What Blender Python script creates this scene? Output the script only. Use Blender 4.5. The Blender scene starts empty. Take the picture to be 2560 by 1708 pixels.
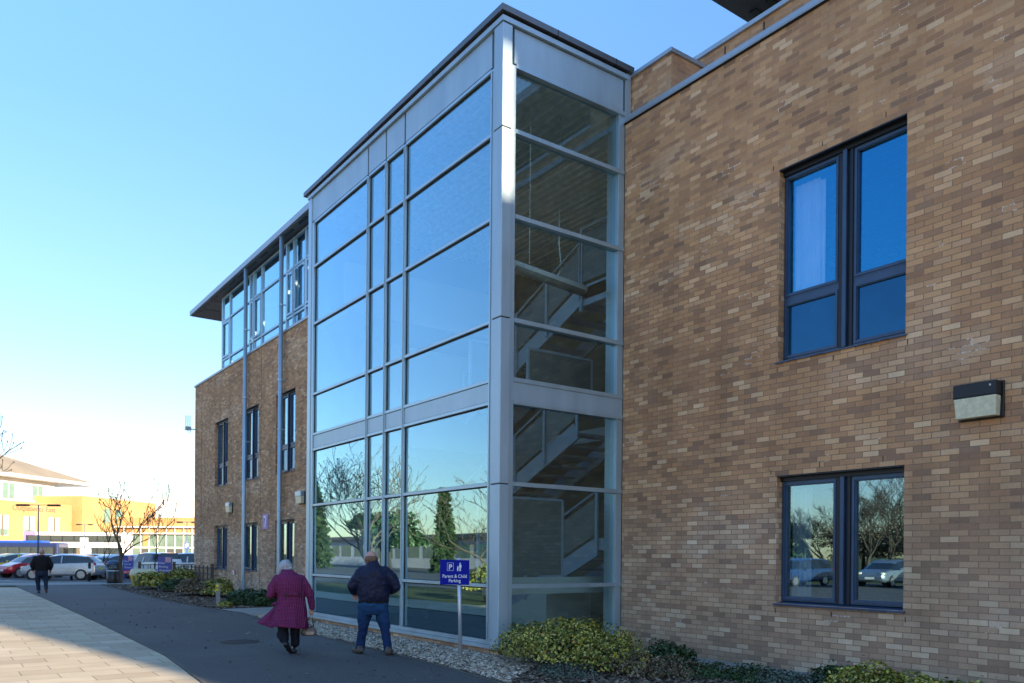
import bpy, bmesh, math, random
import numpy as np
from mathutils import Vector, Matrix
random.seed(7); RNG = np.random.default_rng(7)
R = math.radians
C = bpy.context.scene.collection
SC = bpy.context.scene

# ------------------------------------------------------------------ camera, sky, sun, exposure
TH = 0.62317; PHI = 0.0087; EYE = 1.6
fw = Vector((math.sin(TH), math.cos(TH), 0)); rt = Vector((math.cos(TH), -math.sin(TH), 0)); up = Vector((0, 0, 1))
cx = rt*math.cos(PHI) + up*math.sin(PHI); cy = -rt*math.sin(PHI) + up*math.cos(PHI); cz = -fw
cam = bpy.data.cameras.new('camera'); camo = bpy.data.objects.new('camera', cam); C.objects.link(camo)
camo.matrix_world = Matrix(((cx.x, cy.x, cz.x, 0), (cx.y, cy.y, cz.y, 0), (cx.z, cy.z, cz.z, EYE), (0, 0, 0, 1)))
cam.sensor_width = 36; cam.lens = 28.46; cam.shift_y = 0.2092; cam.clip_start = 0.1; cam.clip_end = 3000
cam.dof.use_dof = True; cam.dof.focus_distance = 13.0; cam.dof.aperture_fstop = 1.8
SC.camera = camo

SUN_EL = R(10.8); SUN_AZ = (0.158, -0.987)      # horizontal direction towards the sun
world = bpy.data.worlds.new('World'); SC.world = world; world.use_nodes = True
wn = world.node_tree.nodes; wl = world.node_tree.links
sky = wn.new('ShaderNodeTexSky'); sky.sky_type = 'NISHITA'; sky.sun_disc = False
sky.sun_elevation = SUN_EL; sky.sun_rotation = math.atan2(SUN_AZ[0], SUN_AZ[1])
sky.altitude = 0; sky.air_density = 1.0; sky.dust_density = 0.3; sky.ozone_density = 1.6
bg = wn['Background']; tint = wn.new('ShaderNodeMix'); tint.data_type = 'RGBA'; tint.blend_type = 'MULTIPLY'; tint.inputs[0].default_value = 1; 
tc_ = wn.new('ShaderNodeTexCoord'); sz = wn.new('ShaderNodeSeparateXYZ'); wl.new(tc_.outputs['Generated'], sz.inputs[0]); rp = wn.new('ShaderNodeValToRGB'); el = rp.color_ramp.elements   # tint by elevation: dims the low sky, leaves the zenith bright
while len(el) < 5: el.new(.5)
for k, (p_, c_) in enumerate([(0, (.41,.39,.42)), (.22, (.36,.385,.48)), (.45, (.375,.48,.63)), (.70, (.50,.69,.86)), (1, (1.0,1.0,.98))]): el[k].position = p_; el[k].color = (*c_, 1)
wl.new(sz.outputs[2], rp.inputs[0]); wl.new(rp.outputs[0], tint.inputs[7])
wl.new(sky.outputs[0], tint.inputs[6]); wl.new(tint.outputs[2], bg.inputs[0]); bg.inputs[1].default_value = 0.15
sl = bpy.data.lights.new('sun', 'SUN'); sl.energy = 5.0; sl.angle = R(0.9); sl.color = (1.0, 0.81, 0.55)
so = bpy.data.objects.new('sun', sl); C.objects.link(so)
so.rotation_euler = Vector((SUN_AZ[0]*math.cos(SUN_EL), SUN_AZ[1]*math.cos(SUN_EL), math.sin(SUN_EL))).to_track_quat('Z', 'Y').to_euler()
SC.view_settings.view_transform = 'Standard'; SC.view_settings.look = 'None'; SC.view_settings.exposure = 2.22; SC.view_settings.gamma = 1
SC.render.engine = 'CYCLES'
SC.cycles.max_bounces = 10; SC.cycles.transparent_max_bounces = 24; SC.cycles.glossy_bounces = 5

# ------------------------------------------------------------------ mesh helpers
ORG = {}                                        # world origin of each object while building
class MB:
    def __init__(s): s.v = []; s.f = []; s.m = []; s.cur = 0
    def add(s, vs, fs):
        n = len(s.v); s.v += [tuple(v) for v in vs]; s.f += [tuple(i+n for i in f) for f in fs]; s.m += [s.cur]*len(fs); return s
    def box(s, x0, x1, y0, y1, z0, z1):
        if x0 > x1: x0, x1 = x1, x0
        if y0 > y1: y0, y1 = y1, y0
        if z0 > z1: z0, z1 = z1, z0
        return s.add([(x0,y0,z0),(x1,y0,z0),(x1,y1,z0),(x0,y1,z0),(x0,y0,z1),(x1,y0,z1),(x1,y1,z1),(x0,y1,z1)],
            [(0,3,2,1),(4,5,6,7),(0,1,5,4),(1,2,6,5),(2,3,7,6),(3,0,4,7)])
    def quad(s, a, b, c, d): return s.add([a, b, c, d], [(0,1,2,3)])
    def obox(s, c, ax, ay, az):                 # oriented box: centre and three half-axis vectors
        c, ax, ay, az = map(Vector, (c, ax, ay, az)); vs = []
        for k in (-1, 1):
            for (i, j) in ((-1,-1),(1,-1),(1,1),(-1,1)): vs.append(c+ax*i+ay*j+az*k)
        return s.add(vs, [(0,3,2,1),(4,5,6,7),(0,1,5,4),(1,2,6,5),(2,3,7,6),(3,0,4,7)])
    def bar(s, p, q, w, h):
        p, q = Vector(p), Vector(q); d = q-p; L = d.length; d.normalize()
        side = d.cross(Vector((0,0,1)));
        if side.length < 1e-3: side = Vector((1,0,0))
        side.normalize(); u = side.cross(d)
        return s.obox((p+q)/2, d*(L/2), side*(w/2), u*(h/2))
    def rings(s, rs, cap=True):
        n = len(rs[0]); vs = [v for r in rs for v in r]; fs = []
        for i in range(len(rs)-1):
            for j in range(n):
                a = i*n+j; b = i*n+(j+1) % n; fs.append((a, b, b+n, a+n))
        if cap: fs.append(tuple(range(n))[::-1]); fs.append(tuple(range((len(rs)-1)*n, len(rs)*n)))
        return s.add(vs, fs)
    def tube(s, pts, rad, n=8, cap=True):
        pts = [Vector(p) for p in pts]; rs = []
        if not isinstance(rad, (list, tuple)): rad = [rad]*len(pts)
        ref = None
        for i, p in enumerate(pts):
            d = (pts[min(i+1, len(pts)-1)]-pts[max(i-1, 0)]).normalized()
            if ref is None: ref = Vector((0,0,1)) if abs(d.z) < .9 else Vector((1,0,0))
            a = d.cross(ref).normalized(); b = d.cross(a).normalized(); ref = -b if False else ref
            rs.append([p+(a*math.cos(t)+b*math.sin(t))*rad[i] for t in [2*math.pi*k/n for k in range(n)]])
        return s.rings(rs, cap)
    def sphere(s, c, r, n=10, m=7):
        if not isinstance(r, (tuple, list)): r = (r, r, r)
        vs = [(c[0], c[1], c[2]-r[2])]; fs = []
        for i in range(1, m):
            ph = -math.pi/2+math.pi*i/m
            for j in range(n):
                t = 2*math.pi*j/n; vs.append((c[0]+r[0]*math.cos(ph)*math.cos(t), c[1]+r[1]*math.cos(ph)*math.sin(t), c[2]+r[2]*math.sin(ph)))
        vs.append((c[0], c[1], c[2]+r[2])); T = len(vs)-1
        for j in range(n):
            fs.append((0, 1+(j+1) % n, 1+j)); fs.append((T, T-n+j, T-n+(j+1) % n))
            for i in range(m-2): a = 1+i*n+j; b = 1+i*n+(j+1) % n; fs.append((a, b, b+n, a+n))
        return s.add(vs, fs)
    def capsule(s, p, r0, q, r1, n=14):
        p, q = Vector(p), Vector(q); d = (q-p); L = max(d.length, 1e-4); d.normalize()
        ref = Vector((0,0,1)) if abs(d.z) < .9 else Vector((1,0,0)); a = d.cross(ref).normalized(); b = d.cross(a)
        rs = []
        for ang in (-85, -60, -35, -12): w = R(ang); rs.append((p+d*math.sin(w)*r0, r0*math.cos(w)))
        for ang in (12, 35, 60, 85): w = R(ang); rs.append((q+d*math.sin(w)*r1, r1*math.cos(w)))
        return s.rings([[c+(a*math.cos(t)+b*math.sin(t))*r for t in [2*math.pi*k/n for k in range(n)]] for c, r in rs])
    def build(s, name, mats, parent=None, smooth=False, bevel=0, org=None):
        me = bpy.data.meshes.new(name)
        if parent is not None: o0 = ORG.get(parent.as_pointer(), Vector((0,0,0)))
        else: o0 = Vector(org) if org is not None else Vector((0,0,0))
        v = np.array(s.v, dtype=np.float64).reshape(-1, 3)-np.array(o0)
        me.from_pydata(v.tolist(), [], s.f)
        if not isinstance(mats, (list, tuple)): mats = [mats]
        for m in mats: me.materials.append(m)
        if len(mats) > 1: me.polygons.foreach_set('material_index', s.m)
        if smooth: me.polygons.foreach_set('use_smooth', [True]*len(s.f))
        me.update(); o = bpy.data.objects.new(name, me); C.objects.link(o)
        if parent is not None: o.parent = parent
        else: o.location = o0
        ORG[o.as_pointer()] = o0; KEEP.append(o)
        if bevel:
            b = o.modifiers.new('bevel', 'BEVEL'); b.width = bevel; b.segments = 2; b.limit_method = 'ANGLE'
        return o
KEEP = []
def arr_mesh(name, V, F, mat, parent=None, smooth=False, org=None):
    s = MB(); me = bpy.data.meshes.new(name)
    o0 = ORG.get(parent.as_pointer(), Vector((0,0,0))) if parent is not None else Vector(org or (0,0,0))
    V = np.asarray(V, dtype=np.float32)-np.array(o0, dtype=np.float32); F = np.asarray(F, dtype=np.int32)
    me.vertices.add(len(V)); me.vertices.foreach_set('co', V.ravel())
    k = F.shape[1]; me.loops.add(F.size); me.loops.foreach_set('vertex_index', F.ravel())
    me.polygons.add(len(F)); me.polygons.foreach_set('loop_start', np.arange(0, F.size, k, dtype=np.int32))
    me.polygons.foreach_set('loop_total', np.full(len(F), k, dtype=np.int32))
    if smooth: me.polygons.foreach_set('use_smooth', np.ones(len(F), dtype=bool))
    me.materials.append(mat); me.update(calc_edges=True); me.validate()
    o = bpy.data.objects.new(name, me); C.objects.link(o)
    if parent is not None: o.parent = parent
    else: o.location = o0
    ORG[o.as_pointer()] = o0; KEEP.append(o); return o
def thing(name, label, cat, loc=(0,0,0), group=None):
    o = bpy.data.objects.new(name, None); C.objects.link(o); o.location = loc; o.empty_display_size = .2
    o['label'] = label; o['category'] = cat
    if group: o['group'] = group
    ORG[o.as_pointer()] = Vector(loc); KEEP.append(o); return o
def tag(o, label, cat, group=None, kind=None):
    if label: o['label'] = label
    if cat: o['category'] = cat
    if group: o['group'] = group
    if kind: o['kind'] = kind
    return o
def struct(o): o['kind'] = 'structure'; return o
def copy_tree(o, parent=None):
    c = o.copy(); C.objects.link(c)
    if parent is not None: c.parent = parent
    for ch in list(o.children): copy_tree(ch, c)
    return c

# ------------------------------------------------------------------ materials
class NT:
    def __init__(s, name):
        s.mat = bpy.data.materials.new(name); s.mat.use_nodes = True; s.t = s.mat.node_tree
        s.n = s.t.nodes; s.l = s.t.links; s.b = s.n['Principled BSDF']; s.out = s.n['Material Output']
    def node(s, t, **k):
        x = s.n.new(t)
        for a, b in k.items(): setattr(x, a, b)
        return x
    def link(s, a, b): s.l.new(a, b)
    def math(s, op, a, b=None, c=None, clamp=False):
        m = s.node('ShaderNodeMath', operation=op); m.use_clamp = clamp
        for i, x in enumerate((a, b, c)):
            if x is None: continue
            if isinstance(x, (int, float)): m.inputs[i].default_value = x
            else: s.link(x, m.inputs[i])
        return m.outputs[0]
    def mix(s, f, a, b, bt='MIX'):
        m = s.node('ShaderNodeMix', data_type='RGBA', blend_type=bt)
        for sock, x in ((m.inputs[0], f), (m.inputs[6], a), (m.inputs[7], b)):
            if isinstance(x, (int, float)): sock.default_value = x
            elif isinstance(x, tuple): sock.default_value = (*x, 1) if len(x) == 3 else x
            else: s.link(x, sock)
        return m.outputs[2]
    def noise(s, scale, detail=3, vec=None, rough=.5, dist=0):
        x = s.node('ShaderNodeTexNoise'); x.inputs['Scale'].default_value = scale; x.inputs['Detail'].default_value = detail
        x.inputs['Roughness'].default_value = rough; x.inputs['Distortion'].default_value = dist
        if vec is not None: s.link(vec, x.inputs['Vector'])
        return x.outputs[0]
    def ramp(s, f, cols, interp='LINEAR'):
        r = s.node('ShaderNodeValToRGB'); r.color_ramp.interpolation = interp; e = r.color_ramp.elements
        while len(e) < len(cols): e.new(.5)
        for i, (p, c) in enumerate(cols): e[i].position = p; e[i].color = (*c, 1) if len(c) == 3 else c
        s.link(f, r.inputs[0]); return r.outputs[0]
    def bump(s, h, strength=.3, dist=.01):
        b = s.node('ShaderNodeBump'); b.inputs['Strength'].default_value = strength; b.inputs['Distance'].default_value = dist
        s.link(h, b.inputs['Height']); s.link(b.outputs[0], s.b.inputs['Normal']); return b
    def pos(s):
        g = s.node('ShaderNodeNewGeometry'); return g
    def sep(s, v):
        x = s.node('ShaderNodeSeparateXYZ'); s.link(v, x.inputs[0]); return x.outputs
    def comb(s, x, y, z=0.0):
        c = s.node('ShaderNodeCombineXYZ')
        for i, a in enumerate((x, y, z)):
            if isinstance(a, (int, float)): c.inputs[i].default_value = a
            else: s.link(a, c.inputs[i])
        return c.outputs[0]
    def set(s, color=None, rough=None, metal=None, spec=None, coat=None):
        for nm, x in (('Base Color', color), ('Roughness', rough), ('Metallic', metal), ('Specular IOR Level', spec), ('Coat Weight', coat)):
            if x is None: continue
            if isinstance(x, tuple): s.b.inputs[nm].default_value = (*x, 1)
            elif isinstance(x, (int, float)): s.b.inputs[nm].default_value = x
            else: s.link(x, s.b.inputs[nm])
        return s.mat
def plain(name, col, rough=.5, metal=0, var=.12, scale=6, spec=None, coat=None, bump=0, detail=4):
    t = NT(name); tc = t.node('ShaderNodeTexCoord').outputs['Object']
    n = t.noise(scale, detail, tc, .6)
    d = tuple(max(0, c*(1-var*1.6)) for c in col); b = tuple(min(1, c*(1+var*1.3)) for c in col)
    c = t.ramp(n, [(.3, d), (.7, b)])
    r = t.math('MULTIPLY_ADD', n, .25, rough-.12)
    if bump: t.bump(t.noise(scale*9, 3, tc), bump, .004)
    return t.set(c, r, metal, spec, coat)

def brick_mat(name, pale=False, interior=False):
    t = NT(name); g = t.pos(); P = t.sep(g.outputs['Position']); N = t.sep(g.outputs['True Normal'])
    isx = t.math('GREATER_THAN', t.math('ABSOLUTE', N[0]), .5)
    u = t.math('ADD', t.math('MULTIPLY', isx, P[1]), t.math('MULTIPLY', t.math('SUBTRACT', 1.0, isx), P[0]))
    wob = t.noise(3.0, 2, g.outputs['Position'])
    z = t.math('ADD', P[2], t.math('MULTIPLY', t.math('SUBTRACT', wob, .5), .006))
    rz = t.math('DIVIDE', z, .0752); row = t.math('FLOOR', rz); fz = t.math('FRACT', t.math('ADD', rz, 100.0))
    half = t.math('MULTIPLY', t.math('FLOORED_MODULO', row, 2.0), .5)
    uj = t.math('ADD', t.math('DIVIDE', u, .225), t.math('ADD', half, 200.0))
    col = t.math('FLOOR', uj); fu = t.math('FRACT', uj)
    wn_ = t.node('ShaderNodeTexWhiteNoise', noise_dimensions='3D'); t.link(t.comb(row, col, isx), wn_.inputs[0])
    rnd = wn_.outputs[0]; rc = t.sep(wn_.outputs[1])
    # brick colours picked one by one
    c = t.ramp(rnd, [(0, (.27,.155,.105)), (.10, (.38,.205,.120)), (.30, (.47,.250,.135)), (.55, (.54,.295,.155)), (.82, (.61,.350,.190)), (.95, (.70,.44,.26)), (1, (.78,.55,.36))])
    c2 = t.ramp(rnd, [(0, (.27,.185,.145)), (.14, (.36,.25,.19)), (.35, (.44,.315,.235)), (.6, (.51,.37,.275)), (.85, (.59,.45,.34)), (1, (.70,.57,.44))])
    big = t.noise(.45, 3, t.comb(t.math('MULTIPLY', u, .6), t.math('MULTIPLY', z, 1.7)))
    low = t.math('SUBTRACT', 1.0, t.math('DIVIDE', t.math('SUBTRACT', z, 1.3), 1.6), clamp=True)
    low = t.math('MAXIMUM', t.math('MINIMUM', low, 1.0), 0.0)
    lowm = t.math('ADD', t.math('MULTIPLY', low, .75), t.math('MULTIPLY', t.math('GREATER_THAN', big, .60), .35), clamp=True)
    c = t.mix(lowm, c, c2)
    # hue drift and face texture
    c = t.mix(t.math('MULTIPLY', rc[1], .30), c, t.mix(rc[2], (.48,.27,.165), (.30,.23,.20)))
    fine = t.noise(38, 5, g.outputs['Position'], .65)
    c = t.mix(.55, c, t.ramp(fine, [(.25, (.66,.66,.66)), (.75, (1.0,1.0,1.0))]), 'MULTIPLY')
    c = t.mix(.9, c, t.ramp(big, [(.3, (.80,.78,.76)), (.7, (1.12,1.12,1.12))]), 'MULTIPLY')
    # mortar
    ez = t.math('MINIMUM', fz, t.math('SUBTRACT', 1.0, fz)); eu = t.math('MINIMUM', fu, t.math('SUBTRACT', 1.0, fu))
    jag = t.math('MULTIPLY', t.math('SUBTRACT', fine, .5), .03)
    mz = t.math('LESS_THAN', t.math('ADD', ez, jag), .062); mu = t.math('LESS_THAN', t.math('ADD', eu, t.math('MULTIPLY', jag, .4)), .0215)
    mort = t.math('MAXIMUM', mz, mu)
    eff = t.noise(1.3, 4, t.comb(t.math('MULTIPLY', u, .8), t.math('MULTIPLY', z, 1.6), 7.0), .7)
    hi = t.math('MULTIPLY', t.math('GREATER_THAN', z, 3.6), .04)
    effm = t.math('MULTIPLY', t.math('GREATER_THAN', t.math('ADD', eff, hi), .66), t.math('MULTIPLY', t.math('SUBTRACT', fine, .30), 2.2, clamp=True))
    lo2 = t.math('MINIMUM', t.math('MAXIMUM', t.math('DIVIDE', t.math('SUBTRACT', t.math('ADD', 7.2, t.math('MULTIPLY', big, 1.5)), z), 2.2), 0.0), 1.0)
    mc = t.mix(t.math('MULTIPLY', lo2, .62), t.mix(t.noise(2.2, 3, g.outputs['Position']), (.30,.18,.11), (.58,.38,.25)), (.15,.10,.07))
    mc = t.mix(t.math('MULTIPLY', effm, .95), mc, (.85,.80,.76))
    c = t.mix(mort, c, mc)
    halo = t.math('MULTIPLY', t.math('MULTIPLY', effm, t.math('LESS_THAN', ez, .17)), t.math('GREATER_THAN', fine, .54))
    c = t.mix(t.math('MULTIPLY', halo, .5), c, (.75,.68,.6))
    if interior: c = t.mix(.75, c, (.40,.40,.31))
    h = t.math('ADD', t.math('MULTIPLY', t.math('SUBTRACT', 1.0, mort), 1.0), t.math('MULTIPLY', fine, .5))
    t.bump(h, .8, .010)
    st = t.noise(1.1, 4, t.comb(t.math('MULTIPLY', u, 1.6), t.math('MULTIPLY', z, .35), 3.0), .6)
    c = t.mix(.8, c, t.ramp(st, [(.32, (.80,.79,.79)), (.55, (1.04,1.04,1.04)), (.75, (1.12,1.10,1.08))]), 'MULTIPLY'); c = t.mix(mort, t.mix(.06, c, (.50,.335,.215)), c); c = t.mix(1.0, c, (1.28,1.25,1.18), 'MULTIPLY')
    return t.set(c, .92, 0, .25)
M = {}
M['brick'] = brick_mat('brick'); M['brick_in'] = brick_mat('brick_interior', interior=True)
def metal_mat(name, col, rough=.38, metal=.55):
    t = NT(name); g = t.pos(); P = g.outputs['Position']; s = t.sep(P)
    n = t.noise(2.0, 4, t.comb(s[0], s[1], t.math('MULTIPLY', s[2], .25)), .6)
    c = t.ramp(n, [(.3, tuple(x*.86 for x in col)), (.7, tuple(min(1, x*1.08) for x in col))])
    t.link(t.math('MULTIPLY_ADD', n, .25, rough-.1), t.b.inputs['Roughness'])
    return t.set(c, None, metal, .5)
M['alu'] = metal_mat('silver_metal', (.40,.53,.62)); M['alu_panel'] = metal_mat('silver_panel', (.38,.50,.59), .42, .35)
M['coping'] = metal_mat('coping_metal', (.40,.46,.53), .45, .5)
M['coping_dark'] = metal_mat('dark_coping_metal', (.15,.155,.165), .4, .6)
M['navy'] = plain('navy_frame', (.045,.085,.16), .38, .2, .1, 3)
M['navy_dark'] = plain('black_metal', (.012,.014,.02), .45, .1, .1, 3)
M['spandrel'] = plain('teal_panel', (.010,.10,.20), .12, .70, .05, 2, spec=.8)
M['gasket'] = plain('black_gasket', (.008,.008,.01), .7)
def glass_mat(name, tint, base, refl=(1,1,1), ior=1.5, extra=1.9, bump=.018):
    t = NT(name); t.n.remove(t.b)
    tr = t.node('ShaderNodeBsdfTransparent'); tr.inputs[0].default_value = (*tint, 1)
    gl = t.node('ShaderNodeBsdfGlossy'); gl.inputs[0].default_value = (*refl, 1); gl.inputs['Roughness'].default_value = .0
    g = t.pos(); w = t.noise(.55, 1, g.outputs['Position'])
    bp = t.node('ShaderNodeBump'); bp.inputs['Strength'].default_value = bump; bp.inputs['Distance'].default_value = .12
    t.link(w, bp.inputs['Height']); t.link(bp.outputs[0], gl.inputs['Normal'])
    dt = t.node('ShaderNodeVectorMath', operation='DOT_PRODUCT'); t.link(g.outputs['Incoming'], dt.inputs[0]); t.link(g.outputs['True Normal'], dt.inputs[1])
    cs = t.math('SUBTRACT', 1.0, t.math('ABSOLUTE', dt.outputs['Value'])); sch = t.math('MULTIPLY_ADD', t.math('POWER', cs, 5.0), .96, .04)
    f = t.math('ADD', t.math('MULTIPLY', sch, extra), base); f = t.math('MINIMUM', f, .95)
    mx = t.node('ShaderNodeMixShader'); t.link(f, mx.inputs[0]); t.link(tr.outputs[0], mx.inputs[1]); t.link(gl.outputs[0], mx.inputs[2])
    t.link(mx.outputs[0], t.out.inputs[0]); return t.mat
M['glass'] = glass_mat('clear_glazing', (.93,.97,.98), .14, (.58,.88,1.0), 1.5, 2.1)
M['glass_low'] = glass_mat('window_glazing', (.75,.82,.85), .20, (.56,.84,1.0), 1.45, 1.5)
M['glass_side'] = glass_mat('side_glazing', (.84,.92,.91), .035, (.75,.92,1.0), 1.5, 1.2, .006)
M['glass_blue'] = glass_mat('blue_glazing', (.93,.97,1.0), .20, (.10,.60,1.0), 1.45, 1.2)
M['car_glass'] = plain('car_window_glass', (.012,.016,.02), .05, 0, .1, 2, spec=1.0)
M['bus_glass'] = plain('bus_window_glass', (.03,.04,.045), .06, 0, .1, 2, spec=.9)
def asphalt():
    t = NT('asphalt'); g = t.pos(); P = g.outputs['Position']
    n = t.noise(55, 6, P, .75); b = t.noise(.5, 4, P, .6)
    c = t.ramp(n, [(.30, (.038,.038,.040)), (.52, (.080,.078,.078)), (.70, (.17,.165,.155))])
    c = t.mix(.8, c, t.ramp(b, [(.3, (.80,.80,.80)), (.7, (1.15,1.12,1.08))]), 'MULTIPLY')
    v = t.node('ShaderNodeTexVoronoi'); v.inputs['Scale'].default_value = 3.2; t.link(P, v.inputs['Vector'])
    pt = t.noise(.16, 2, P, .4); c = t.mix(.7, c, t.ramp(pt, [(.44, (.86,.86,.86)), (.47, (1.08,1.07,1.05))]), 'MULTIPLY')
    vc = t.node('ShaderNodeTexVoronoi', feature='DISTANCE_TO_EDGE'); vc.inputs['Scale'].default_value = .42; vv = t.node('ShaderNodeVectorMath', operation='ADD'); t.link(P, vv.inputs[0]); nz = t.node('ShaderNodeTexNoise'); nz.inputs['Scale'].default_value = 2.5; t.link(P, nz.inputs['Vector']); t.link(nz.outputs['Color'], vv.inputs[1]); t.link(vv.outputs[0], vc.inputs['Vector'])
    ck = t.math('MULTIPLY', t.math('LESS_THAN', vc.outputs['Distance'], .004), t.math('GREATER_THAN', b, .50)); c = t.mix(t.math('MULTIPLY', ck, .6), c, (.02,.02,.02))
    sp = t.math('LESS_THAN', v.outputs['Distance'], .035)
    c = t.mix(t.math('MULTIPLY', sp, .6), c, (.45,.44,.42))
    t.bump(n, .6, .006); return t.set(c, .82, 0, .4)
M['asphalt'] = asphalt()
def paving():
    t = NT('paving_slabs'); g = t.pos(); P = g.outputs['Position']; s = t.sep(P)
    ry = t.math('ADD', t.math('DIVIDE', t.math('ADD', s[1], t.math('MULTIPLY', s[0], .02)), .45), 50.0); row = t.math('FLOOR', ry); fy = t.math('FRACT', ry)
    w0 = t.node('ShaderNodeTexWhiteNoise', noise_dimensions='1D'); t.link(row, w0.inputs['W'])
    ux = t.math('ADD', t.math('DIVIDE', s[0], .72), t.math('ADD', t.math('MULTIPLY', t.math('FLOORED_MODULO', row, 2.0), .5), t.math('MULTIPLY_ADD', w0.outputs[0], .16, 50.0)))
    col = t.math('FLOOR', ux); fx = t.math('FRACT', ux)
    wn_ = t.node('ShaderNodeTexWhiteNoise', noise_dimensions='2D'); t.link(t.comb(row, col), wn_.inputs[0])
    c = t.ramp(wn_.outputs[0], [(0, (.42,.34,.24)), (.5, (.48,.40,.29)), (1, (.53,.45,.335))])
    n = t.noise(60, 5, P, .7); b = t.noise(.9, 4, P, .6)
    c = t.mix(.5, c, t.ramp(n, [(.3, (.7,.7,.7)), (.7, (1.1,1.1,1.1))]), 'MULTIPLY')
    c = t.mix(.8, c, t.ramp(b, [(.3, (.82,.82,.8)), (.7, (1.1,1.1,1.1))]), 'MULTIPLY')
    e = t.math('MINIMUM', t.math('MULTIPLY', t.math('MINIMUM', fy, t.math('SUBTRACT', 1.0, fy)), .45), t.math('MULTIPLY', t.math('MINIMUM', fx, t.math('SUBTRACT', 1.0, fx)), .72))
    j = t.math('LESS_THAN', e, .0065)
    c = t.mix(t.math('MULTIPLY', j, .65), c, (.07,.062,.052))
    t.bump(t.math('ADD', t.math('MULTIPLY', t.math('SUBTRACT', 1.0, j), 1.0), t.math('MULTIPLY', n, .2)), .5, .006)
    return t.set(c, .85, 0, .35)
M['paving'] = paving()
def ground_mat(name, a, b, c_, s1=18, s2=.7, bump=.5):
    t = NT(name); P = t.pos().outputs['Position']; n = t.noise(s1, 6, P, .7); q = t.noise(s2, 4, P, .6)
    c = t.ramp(n, [(.3, a), (.5, b), (.72, c_)])
    c = t.mix(.8, c, t.ramp(q, [(.3, (.7,.7,.7)), (.7, (1.15,1.15,1.15))]), 'MULTIPLY')
    t.bump(n, bump, .02); return t.set(c, .95, 0, .2)
M['grass'] = ground_mat('grass', (.035,.045,.015), (.065,.08,.025), (.11,.115,.045), 30)
M['earth'] = ground_mat('bark_earth', (.035,.024,.017), (.085,.060,.042), (.17,.125,.09), 40)
M['grit'] = ground_mat('gravel_bed', (.07,.06,.05), (.17,.15,.12), (.33,.30,.25), 60)
M['concrete'] = ground_mat('pale_concrete', (.24,.24,.225), (.30,.30,.28), (.35,.345,.32), 25, .6, .2)
M['kerb'] = ground_mat('kerb_stone', (.075,.072,.068), (.12,.115,.105), (.17,.16,.145), 25, 1.0, .3)
def island(name, cols, rough=.6, trans=0, spec=.4, vs=None):
    t = NT(name); g = t.pos(); c = t.ramp(g.outputs['Random Per Island'], cols)
    if vs: c = t.mix(.8, c, t.ramp(t.noise(vs, 2, g.outputs['Position']), [(.35, (.55,.6,.5)), (.65, (1.2,1.2,1.15))]), 'MULTIPLY')
    m = t.set(c, rough, 0, spec)
    return m
M['stones'] = island('pebbles', [(0, (.05,.042,.036)), (.15, (.15,.11,.085)), (.35, (.32,.25,.18)), (.55, (.42,.32,.22)), (.75, (.54,.44,.32)), (.92, (.78,.70,.58)), (1, (.40,.19,.10))], .75)
M['bark'] = island('bark_chips', [(0, (.045,.028,.02)), (.4, (.11,.075,.05)), (.75, (.19,.14,.10)), (1, (.32,.26,.20))], .9)
M['leaf_yellow'] = island('variegated_leaves', [(0, (.035,.065,.012)), (.25, (.08,.12,.015)), (.42, (.28,.27,.03)), (.65, (.50,.44,.06)), (.85, (.66,.60,.20)), (1, (.34,.17,.04))], .5, vs=3.0)
M['leaf_green'] = island('dark_green_leaves', [(0, (.012,.035,.010)), (.5, (.028,.070,.018)), (.85, (.055,.11,.035)), (1, (.13,.16,.08))], .45, vs=3.0)
M['leaf_brown'] = island('dry_leaves', [(0, (.07,.045,.03)), (.35, (.17,.11,.07)), (.6, (.27,.19,.12)), (.8, (.10,.12,.05)), (1, (.36,.29,.22))], .7, vs=3.0)
M['leaf_grey'] = island('grey_green_leaves', [(0, (.05,.075,.055)), (.5, (.11,.145,.11)), (1, (.22,.26,.21))], .6, vs=3.0)
M['conifer'] = island('conifer_foliage', [(0, (.012,.03,.010)), (.6, (.03,.058,.018)), (1, (.06,.085,.03))], .7, vs=.8)
M['twig'] = plain('tree_bark', (.13,.10,.07), .85, 0, .25, 9, bump=.5)
M['twig_dark'] = plain('dark_tree_bark', (.055,.042,.032), .85, 0, .25, 9, bump=.5)
M['white'] = plain('white_paint', (.78,.78,.77), .5, 0, .04, 2)
M['white_panel'] = plain('white_cladding', (.62,.63,.66), .5, 0, .04, .3)
M['far_brick'] = ground_mat('far_brick', (.30,.18,.075), (.35,.215,.095), (.40,.25,.12), 4, .2, .1)
M['far_roof'] = plain('far_roof', (.20,.17,.13), .7, 0, .08, .3)
M['lav'] = plain('pale_lilac_cladding', (.50,.47,.50), .5, 0, .05, .3)
M['green_glass'] = plain('green_window_glass', (.10,.17,.16), .08, 0, .15, .5, spec=.8)
M['soffit'] = plain('dark_soffit', (.045,.042,.046), .5, .2, .1, .6)
M['soffit_grey'] = plain('grey_soffit', (.15,.16,.18), .5, .2, .1, .6)
M['black'] = plain('black_plastic', (.012,.013,.015), .35, 0, .2, 5)
M['rubber'] = plain('tyre_rubber', (.015,.015,.016), .8)
M['rim'] = plain('wheel_rim', (.42,.43,.45), .3, .8)
M['blue_sign'] = plain('blue_sign_face', (.002,.010,.30), .6, 0, .04, 2, spec=.15)
M['sign_white'] = plain('sign_white', (.72,.80,.86), .45, 0, .02, 2)
M['post'] = metal_mat('galvanised_post', (.55,.60,.68), .35, .6)
M['wood'] = plain('weathered_wood', (.10,.085,.065), .85, 0, .25, 12, bump=.4)
M['yellow_bin'] = plain('yellow_plastic', (.62,.42,.09), .5, 0, .06, 3)
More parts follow.
